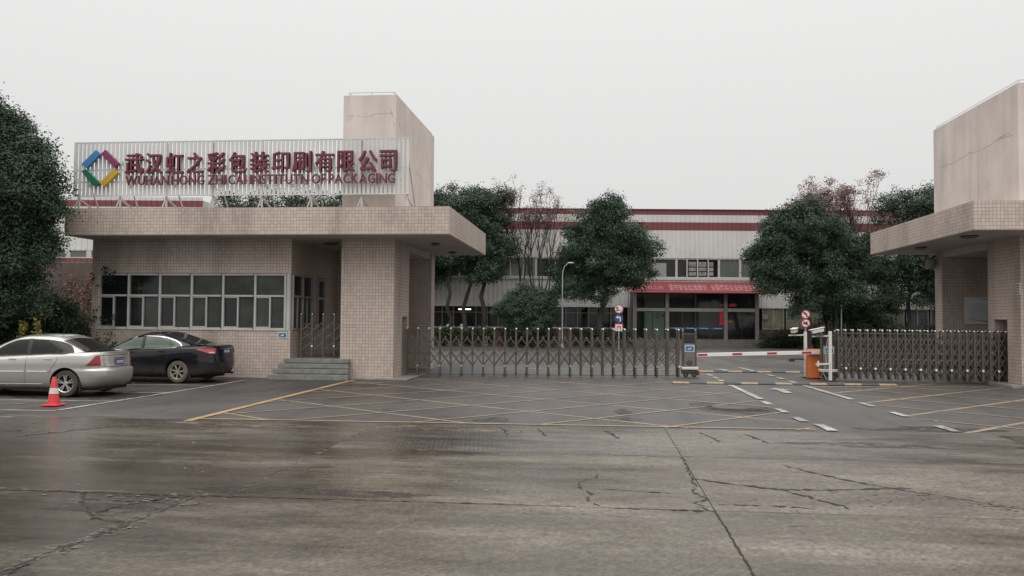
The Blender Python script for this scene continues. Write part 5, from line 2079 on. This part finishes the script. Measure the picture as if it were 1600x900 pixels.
street_lamp(-2.30, 54.8, 5.45, 'grey street lamp in front of the round shrub left of the entrance', .55)
street_lamp(15.1, 55.0, 5.4, 'grey street lamp among the trees on the right', .5)

def round_sign(t, z, r, face, rim):
    b = MB()
    b.lathe([(0, 0), (r, 0), (r, .02), (0, .02)], 28, Matrix.Translation((0, -.05, z)) @ Matrix.Rotation(R(90), 4, 'X'))
    o = b.build('sign_disc', rim, t, smooth=True)
    b = MB()
    b.lathe([(0, 0), (r * .80, 0)], 28, Matrix.Translation((0, -.075, z)) @ Matrix.Rotation(R(90), 4, 'X'))
    b.build('sign_face', face, o)
    return o
t = thing('traffic_sign_post', 'sign post with 5 km speed disc, blue left turn arrow and red bordered panel', 'traffic sign', (1.20, 50.4, 0))
b = MB()
b.tube([(0, 0, 0), (0, 0, 2.75)], .035, 8)
b.build('post', LAMP_G, t)
o = round_sign(t, 2.45, .27, SIGN_WHITE, SIGN_RED)
b = MB()
letter_into(b, '5', -.17, .0, 2.33, 2.58, -.08, .03)
letter_into(b, 'km', .01, .12, 2.33, 2.42, -.08, .0)
letter_into(b, 'h', .13, .17, 2.33, 2.44, -.08, .0)
b.build('sign_lettering', SIGN_BLACK, o)
b = MB()
b.lathe([(0, 0), (.25, 0), (.25, .02), (0, .02)], 28, Matrix.Translation((0, -.05, 1.90)) @ Matrix.Rotation(R(90), 4, 'X'))
o = b.build('sign_disc', BLUE_DARK, t, smooth=True)
b = MB()
b.prism([(.05, 1.72), (.11, 1.72), (.11, 2.0), (-.04, 2.0), (-.04, 2.07), (-.17, 1.97), (-.04, 1.87), (-.04, 1.94), (.05, 1.94)], -.085, -.075)
b.build('turn_arrow', SIGN_WHITE, o)
b = MB()
b.box(-.24, .24, -.07, -.05, 1.16, 1.60)
o = b.build('square_sign', SIGN_WHITE, t)
b = MB()
b.box(-.25, .25, -.078, -.072, 1.55, 1.61)
b.box(-.25, -.20, -.078, -.072, 1.16, 1.55)
b.box(.20, .25, -.078, -.072, 1.16, 1.55)
b.box(-.12, .12, -.078, -.072, 1.38, 1.45)
b.box(-.12, -.07, -.078, -.072, 1.2, 1.38)
b.box(.07, .12, -.078, -.072, 1.2, 1.38)
b.build('sign_marks', SIGN_RED, o)
t = thing('traffic_sign_post', 'sign post with two red ringed prohibition discs behind the barrier', 'traffic sign', (9.68, 41.2, 0))
b = MB()
b.tube([(0, 0, 0), (0, 0, 2.35)], .035, 8)
b.build('post', LAMP_G, t)
for (z, nm) in ((2.13, 0), (1.72, 1)):
    o = round_sign(t, z, .21, SIGN_WHITE, SIGN_RED)
    b = MB()
    if nm == 0:
        b.prism([(.02, z - .12), (.06, z - .12), (.06, z + .03), (-.02, z + .08), (-.01, z + .12), (-.12, z + .1), (-.06, z), (-.04, z + .04), (.02, z + .0)], -.085, -.078)
    else:
        b.prism([(-.12, z + .02), (-.05, z + .03), (.08, z + .09), (.08, z - .09), (-.05, z - .04), (-.12, z - .03)], -.085, -.078)
    b.build('pictogram', SIGN_BLACK, o)
    b = MB()
    b.bar((-.13, -.088, z + .13), (.13, -.088, z - .13), .035, .006, up=(0, 1, 0))
    b.build('slash_bar', SIGN_RED, o)

# ================================================================== vegetation
def leaf_cloud(rs, centers, per, spread, size, up=0.45, flat=0.75):
    """rhombic leaves scattered about the clump centres; centers (k,6): position and outward direction"""
    k = len(centers)
    idx = np.repeat(np.arange(k), per)
    P = centers[idx, :3] + rs.normal(0, 1, (len(idx), 3)) * spread * np.array([1, 1, flat])
    nrm = centers[idx, 3:] * 0.55 + rs.normal(0, .46, (len(idx), 3)) + np.array([0, 0, up])
    nrm /= np.linalg.norm(nrm, axis=1)[:, None] + 1e-9
    a = rs.normal(0, 1, (len(idx), 3))
    a -= nrm * (a * nrm).sum(1)[:, None]
    a /= np.linalg.norm(a, axis=1)[:, None] + 1e-9
    b = np.cross(nrm, a)
    s = size * rs.uniform(.6, 1.3, len(idx))[:, None]
    V = np.stack([P + a * s, P + b * s * .46, P - a * s, P - b * s * .46], 1).reshape(-1, 3)
    F = np.arange(len(V)).reshape(-1, 4)
    return V, F

def lobes_to_clumps(rs, lobes, n, shell=.62, zmin=None):
    L = np.asarray(lobes, float)
    wts = L[:, 3] ** 2
    idx = rs.choice(len(L), n, p=wts / wts.sum())
    d = rs.normal(0, 1, (n, 3))
    d /= np.linalg.norm(d, axis=1)[:, None]
    r = L[idx, 3] * (shell + (1 - shell) * rs.uniform(0, 1, n) ** .7) * rs.uniform(.86, 1.08, n)
    squash = np.array([1, 1, .82])
    P = L[idx, :3] + d * squash * r[:, None]
    C_ = np.concatenate([P, d], 1)
    if zmin is not None:
        C_ = C_[C_[:, 2] > zmin]
    return C_

def crown_lobes(rs, base, spec):
    """secondary lumps on the surface of the given main lobes"""
    out = []
    for (x, y, z, r) in spec:
        out.append((x, y, z, r * .80))
        n = int(9 + 8 * r)
        for _ in range(n):
            d = rs.normal(0, 1, 3)
            d /= np.linalg.norm(d)
            if d[2] < -.75:
                continue
            q = r * rs.uniform(.60, 1.02)
            out.append((x + d[0] * q, y + d[1] * q, z + d[2] * q * .9, r * rs.uniform(.17, .36)))
    return out

def limb(mb, p, q, r0, r1, seed, sag=.15, n=6, sides=7):
    rr_ = random.Random(seed)
    P = []
    L = math.dist(p, q)
    for i in range(n + 1):
        t = i / n
        j = L * .05 * (0 < i < n)
        P.append((p[0] + (q[0] - p[0]) * t + rr_.uniform(-j, j), p[1] + (q[1] - p[1]) * t + rr_.uniform(-j, j), p[2] + (q[2] - p[2]) * (t ** (1 - sag)) + rr_.uniform(-j, j) * .5))
    mb.tube(P, [r0 + (r1 - r0) * (i / n) for i in range(n + 1)], sides)

def leafy_tree(label, x, y, mains, trunks, n_clump, per, size, spread, mat, seed, cat='tree', name='broadleaf_tree', zmin=None, bark=BARK_D, lime=False, group='evergreen trees in the yard', up=.45):
    rs = np.random.RandomState(seed)
    if y > 40:          # the yard trees stand in the bed right before the factory
        k = 1.2
        kz = lambda z: max(0.0, 1.8 + (z - 1.8) * k)
        x, y = x * k, y * k
        mains = [(a * k, b * k, kz(c), r * k) for a, b, c, r in mains]
        if trunks:
            trunks = [((p[0] * k, p[1] * k, 0), (q[0] * k, q[1] * k, kz(q[2])), r0 * k) for p, q, r0 in trunks]
        n_clump = int(n_clump * 1.5)
        size, spread, per = size * .60, spread * .92, int(per * 2.0)
    t = thing(name, label, cat, (x, y, 0), 0, group)
    lb = crown_lobes(rs, None, mains)
    C_ = lobes_to_clumps(rs, lb, n_clump, .55, zmin)
    V, F = leaf_cloud(rs, C_, per, spread, size, up)
    quick_mesh('crown', V, F, mat, t)
    if trunks:
        mb = MB()
        for i, (p, q, r0) in enumerate(trunks):
            limb(mb, p, q, r0, r0 * .62, seed + i, 0.0)
            for k, (lx, ly, lz, lr) in enumerate(mains):
                if math.dist((q[0], q[1]), (lx, ly)) < 3.6:
                    limb(mb, q, (lx + rs.uniform(-.3, .3), ly, lz), r0 * .5, r0 * .14, seed * 3 + k, .1)
                    for w_ in range(3):
                        limb(mb, (lx * .6 + q[0] * .4, ly * .6 + q[1] * .4, lz * .6 + q[2] * .4), (lx + rs.uniform(-lr, lr) * .8, ly + rs.uniform(-lr, lr) * .8, lz + rs.uniform(-.2, .7) * lr), r0 * .22, r0 * .06, seed * 5 + k * 7 + w_, .1, 5, 5)
        mb.build('trunk', bark, t, smooth=True)
        if lime:
            lm = MB()
            for (p, q, r0) in trunks:
                lm.tube([p, (p[0] + (q[0] - p[0]) * .28, p[1] + (q[1] - p[1]) * .28, p[2] + (q[2] - p[2]) * .28)], [r0 * 1.12, r0 * 1.05], 9)
            lm.build('limewash_band', LIME, t)
    return t

# big dark evergreen at the left edge, in front of the canopy end
leafy_tree('huge dark evergreen at the left picture edge beside the rooftop sign', -17.85, 21.9,
           [(-.2, 0, 6.1, 2.2), (1.0, -.1, 5.2, 1.9), (1.35, .1, 4.0, 1.35), (-1.6, 0, 5.6, 2.4), (.3, .2, 3.2, 1.7), (-1.4, .3, 3.2, 2.2), (2.3, -.2, 5.35, .95), (.4, .3, 7.2, 1.0), (.9, .5, 2.2, 1.2), (-.5, .5, 2.0, 1.3), (2.0, .5, 2.3, .8), (1.4, .2, 6.7, .8), (1.7, 0, 6.2, 1.0), (.5, 0, 6.9, 1.1), (2.45, 0, 5.0, .9), (2.2, 0, 5.8, .9), (2.15, .1, 4.3, .95), (2.1, .2, 3.5, .85), (1.5, .3, 2.7, 1.0), (.2, .3, 4.3, 1.5), (-1.0, .3, 4.2, 1.5), (1.0, .1, 5.2, 1.6), (.9, 0, 7.35, .85), (1.6, 0, 6.95, .5)],
           [((-.4, .2, 0), (-.2, .1, 2.6), .22)], 8200, 44, .043, .14, LEAF2, 11, group=None)
# bushes below it, against wall and gatehouse corner
for i, (x, y, ms, nc, lab) in enumerate([
        (-15.9, 23.3, [(0, 0, 1.1, .85), (.55, .1, 1.6, .6), (-.5, 0, 1.5, .7), (.3, 0, 2.1, .45)], 420, 'tall dark bush overlapping the left end of the gatehouse windows'),
        (-17.6, 23.0, [(0, 0, .9, .9), (.6, 0, 1.3, .7), (-.6, 0, 1.2, .8)], 420, 'broad dark bush behind the silver car under the big tree'),
        (-19.3, 22.6, [(0, 0, .9, .9), (.6, 0, 1.0, .8), (-.6, 0, 1.1, .9)], 300, 'dark bush at the left picture edge behind the silver car')]):
    leafy_tree(lab, x, y, ms, None, int(nc * 1.6), 30, .042, .11, LEAF3, 40 + i, 'shrub', 'shrub', .05, group='bushes by the left wall')
# withered creeper on the brick wall
rs = np.random.RandomState(77)
C_ = np.concatenate([np.stack([rs.uniform(-20.5, -15.6, 260), np.full(260, 30.52), rs.uniform(.8, 3.3, 260)], 1), np.tile([0, -1.0, 0], (260, 1))], 1)
V, F = leaf_cloud(rs, C_, 10, .14, .07, .1)
tag(quick_mesh('withered_creeper', V, F, LEAF_V), 'pinkish withered creeper hanging over the brick wall', 'creeper')
# climbing sprigs at the window corner
C_ = np.concatenate([np.stack([rs.uniform(-15.4, -14.5, 46), np.full(46, 24.45), rs.choice([3.15, 2.9, 1.7, 1.9, 1.2, 1.0, .6], 46) + rs.normal(0, .12, 46)], 1), np.tile([0, -1.0, 0], (46, 1))], 1)
V, F = leaf_cloud(rs, C_, 6, .06, .05, .2)
tag(quick_mesh('climbing_vine', V, F, LEAF3), 'thin green vine sprigs on the left corner of the gatehouse windows', 'vine')
# yellow flower spikes
for i, (x, h, lab) in enumerate([(-15.95, 1.66, 'left yellow flower spike behind the silver car roof'), (-15.53, 1.76, 'right, taller yellow flower spike behind the silver car roof')]):
    rs = np.random.RandomState(90 + i)
    t = thing('flower_spike', lab, 'flower', (x, 22.2, 0), 0, 'yellow flower spikes')
    n = 34
    z = rs.uniform(h - .62, h, n)
    C_ = np.concatenate([np.stack([rs.normal(0, .045, n) + (z - h) * -.12, rs.normal(0, .045, n), z], 1), rs.normal(0, 1, (n, 3))], 1)
    V, F = leaf_cloud(rs, C_, 7, .03, .045, .2)
    quick_mesh('blossom', V, F, FLOWER, t)
    mb = MB()
    mb.tube([(.2, 0, 0), (.08, 0, h * .6), (0, 0, h - .05)], [.02, .015, .008], 6)
    mb.build('stem', LEAF_Y, t)

yard = 'evergreen trees in the yard'
leafy_tree('dark evergreen with slim trunks right behind the left canopy', -7.2, 48,
           [(0, 0, 7.6, 1.9), (-1.4, .2, 7.2, 1.7), (1.2, 0, 7.8, 1.5), (1.0, 0, 5.8, 1.6), (-.6, 0, 5.6, 1.8), (.9, 0, 4.6, 1.2), (-2.2, .2, 8.3, 1.2)],
           [((-1.3, 0, 0), (-1.2, 0, 4.6), .13), ((-.6, .2, 0), (-.2, .1, 4.6), .15), ((.8, 0, 0), (.75, 0, 4.4), .16)], 1250, 24, .125, .24, LEAF, 21, lime=True)
leafy_tree('large round evergreen in front of the factory, left of the red banner', .4, 47,
           [(0, 0, 6.5, 2.1), (-1.0, 0, 5.4, 1.75), (1.15, 0, 5.6, 1.75), (.1, 0, 4.7, 1.7), (.15, 0, 7.7, 1.0), (-1.7, .2, 3.9, 1.25), (1.3, 0, 4.4, 1.2), (2.0, 0, 5.0, .8), (-2.55, .3, 4.4, .6), (-.6, 0, 3.4, 1.0)],
           [((-.55, 0, 0), (.0, 0, 3.6), .19)], 1500, 26, .120, .22, LEAF, 22)
leafy_tree('wide dark evergreen in front of the factory, right of the red banner', 10.75, 45.5,
           [(0, 0, 6.2, 2.0), (-1.4, 0, 5.6, 1.6), (1.5, 0, 5.6, 1.8), (0, 0, 7.6, .95), (-1.2, 0, 4.3, 1.7), (1.2, 0, 4.2, 1.7), (-2.35, 0, 5.2, .75), (2.3, 0, 4.6, 1.0), (.2, 0, 3.2, 1.3), (-1.3, 0, 6.9, .9), (1.4, .2, 3.0, .9)],
           [((.2, 0, 0), (.1, 0, 3.0), .18), ((1.6, .3, 0), (1.5, .2, 3.2), .13)], 1700, 26, .120, .22, LEAF2, 23)
leafy_tree('dark evergreen partly hidden behind the right canopy', 17.6, 48.5,
           [(-.6, 0, 7.4, 1.7), (1.0, 0, 7.9, 1.6), (-1.0, 0, 5.2, 1.8), (.6, 0, 5.4, 2.0), (2.4, 0, 7.2, 1.7), (-.3, 0, 3.6, 1.5), (2.0, 0, 4.6, 1.8), (-1.9, 0, 8.2, .75)],
           [((-.8, 0, 0), (-.6, 0, 3.4), .15), ((.9, 0, 0), (.8, 0, 3.4), .15)], 1500, 24, .125, .24, LEAF2, 24)
leafy_tree('dark evergreen behind the right tower', 22.5, 50,
           [(0, 0, 7.0, 2.2), (-1.5, 0, 5.5, 2.0), (1.5, 0, 5.5, 2.0), (-1.0, 0, 3.6, 1.6)], [((0, 0, 0), (0, 0, 3.6), .16)], 700, 22, .14, .26, LEAF2, 25)
leafy_tree('evergreen showing between sign slats and canopy, left one of two', -18.2, 45,
           [(0, 0, 7.4, 1.8), (-1.7, 0, 7.2, 1.6), (1.9, 0, 7.4, 1.7), (0, 0, 5.8, 1.9)], [((0, 0, 0), (0, 0, 4.4), .16)], 700, 22, .13, .24, LEAF2, 26)
leafy_tree('evergreen showing between sign slats and canopy, right one of two', -13.2, 45.5,
           [(0, 0, 7.5, 1.7), (-1.2, 0, 7.3, 1.4), (1.5, 0, 7.6, 1.5), (0, 0, 5.8, 1.7)], [((0, 0, 0), (0, 0, 4.4), .16)], 650, 22, .13, .24, LEAF2, 27)
leafy_tree('dark evergreen behind the gatehouse tower', -10.2, 50,
           [(0, 0, 6.8, 1.6), (.8, 0, 8.2, 1.2), (-.9, 0, 6.9, 1.3), (0, 0, 5.0, 1.6)], [((0, 0, 0), (0, 0, 4.2), .16)], 600, 22, .13, .24, LEAF2, 28)
leafy_tree('small dark tree below the wide evergreen beside the lamp on the right', 13.7, 47.5,
           [(0, 0, 2.6, 1.2), (.9, 0, 2.0, 1.0), (-.9, 0, 2.2, 1.0), (1.7, 0, 3.0, .9)], [((0, 0, 0), (.1, 0, 2.0), .08)], 420, 22, .11, .2, LEAF3, 29)
leafy_tree('thin olive coloured young tree left of the right canopy', 15.5, 50.5,
           [(0, 0, 4.8, .9), (-.4, 0, 5.6, .7), (.4, 0, 4.0, .8), (.0, 0, 6.6, .5)], [((0, 0, 0), (0, 0, 4.0), .06)], 150, 16, .11, .22, LEAF_Y, 30, group=None)
# round shrub and yard hedges
leafy_tree('big round clipped shrub left of the grey street lamp', -3.65, 46,
           [(0, 0, 2.25, 1.55), (-.5, 0, 2.1, 1.35), (.5, 0, 2.5, 1.25), (0, 0, 1.3, 1.3), (-.1, 0, 3.2, .75)], [((0, 0, 0), (0, 0, 1.4), .10)], 900, 24, .10, .16, LEAF, 31, 'shrub', 'shrub', .1, group=None)
for i, (x, y, ms, nc, lab) in enumerate([
        (10.5, 49.0, [(0, 0, .8, .9), (.9, 0, .7, .8), (-.8, 0, .6, .7)], 260, 'low dark bush behind the boom arm right of the entrance steps'),
        (12.6, 46.5, [(0, 0, .8, .9), (1.1, 0, .9, .9), (-1.0, 0, .8, .9), (2.2, 0, .8, .9)], 380, 'dark bush row behind the folded gate and camera posts'),
        (16.5, 47.0, [(0, 0, .9, 1.0), (1.3, 0, 1.0, 1.0), (-1.2, 0, .9, .9), (2.6, 0, 1.0, 1.0)], 380, 'dark bush row behind the right half of the folded gate'),
        (8.9, 55.5, [(0, 0, 1.0, .6), (.1, 0, 1.5, .45), (.8, 0, 1.0, .7)], 160, 'small round topped bush right of the entrance door')]):
    leafy_tree(lab, x, y, ms, None, nc, 20, .10, .17, LEAF3, 60 + i, 'shrub', 'shrub', .03, group='yard bushes')
for i, (x0, x1, y, h, lab) in enumerate([(-13.0, -7.0, 56.0, 1.15, 'low hedge along the factory base behind the left gate end'), (-6.4, -2.9, 56.3, 1.1, 'low hedge along the factory base under the round shrub'),
                                         (-1.6, 2.2, 56.6, 1.15, 'low hedge along the factory base left of the entrance')]):
    rs = np.random.RandomState(300 + i)
    n = int((x1 - x0) * 75)
    P = np.stack([rs.uniform(x0, x1, n), rs.uniform(-.5, .5, n) + y, h * rs.uniform(.08, 1, n) ** .7 + rs.normal(0, .05, n)], 1)
    C_ = np.concatenate([P, np.tile([0, -.6, .5], (n, 1))], 1)
    V, F = leaf_cloud(rs, C_, 14, .12, .085, .4)
    tag(quick_mesh('hedge', V, F, LEAF3), lab, 'hedge', 'factory hedges')

# bare trees with reddish seed pods
def bare_tree(label, x, y, stems, h, width, pods, seed, mat):
    t = thing('bare_tree', label, 'tree', (x, y, 0), 0, 'half bare reddish trees')
    rr_ = random.Random(seed)
    mb = MB()
    tips = []
    def grow(p, d, L, r, lev):
        q = p + d * L
        mid = p + d * L * .5 + Vector((rr_.uniform(-1, 1), rr_.uniform(-1, 1), 0)) * L * .05
        mb.tube([p, mid, q], [r, r * .85, r * .68], 6 if r > .03 else 4, cap=False)
        if lev == 0:
            tips.append(q)
            return
        for k in range(2 if rr_.random() < .62 else 3):
            nd = (d + Vector((rr_.uniform(-1, 1) * width, rr_.uniform(-1, 1) * width, rr_.uniform(.05, .55)))).normalized()
            grow(q, nd, L * rr_.uniform(.62, .86), r * .62, lev - 1)
        if lev == 1 and rr_.random() < .5:
            tips.append(q)
    for (sx, dx) in stems:
        grow(Vector((sx, rr_.uniform(-.2, .2), 0)), Vector((dx * .35, rr_.uniform(-.1, .1), 1)).normalized(), h * .30, .085, 5)
    mb.build('trunk', BARK_D, t)
    rs_ = np.random.RandomState(seed)
    tp = np.array([tuple(q) for q in tips])
    if pods < 1:
        sel = rs_.uniform(0, 1, len(tp)) < pods * np.clip((tp[:, 2] - h * .62) / (h * .2), .04, 1)
        tp = tp[sel]
    C_ = np.concatenate([tp, rs_.normal(0, 1, tp.shape)], 1)
    V, F = leaf_cloud(rs_, C_, 26 if pods > .9 else 13, .17, .065, .1)
    quick_mesh('seed_pods', V, F, mat, t)
    return t
bare_tree('half bare tree with sparse reddish leaves behind the round shrub', -4.55, 58.5, [(-.35, -.45), (.05, .05), (.3, .35), (.6, .55)], 10.1, .42, .75, 5, LEAF_R)
bare_tree('half bare tree with dense reddish seed pods behind the wide evergreen', 16.0, 58.5, [(-.5, -.55), (-.1, -.15), (.1, .15), (.4, .45), (.6, .7)], 10.7, .46, .92, 9, LEAF_R)

bpy.data.objects.remove(_txt_o, do_unlink=True)
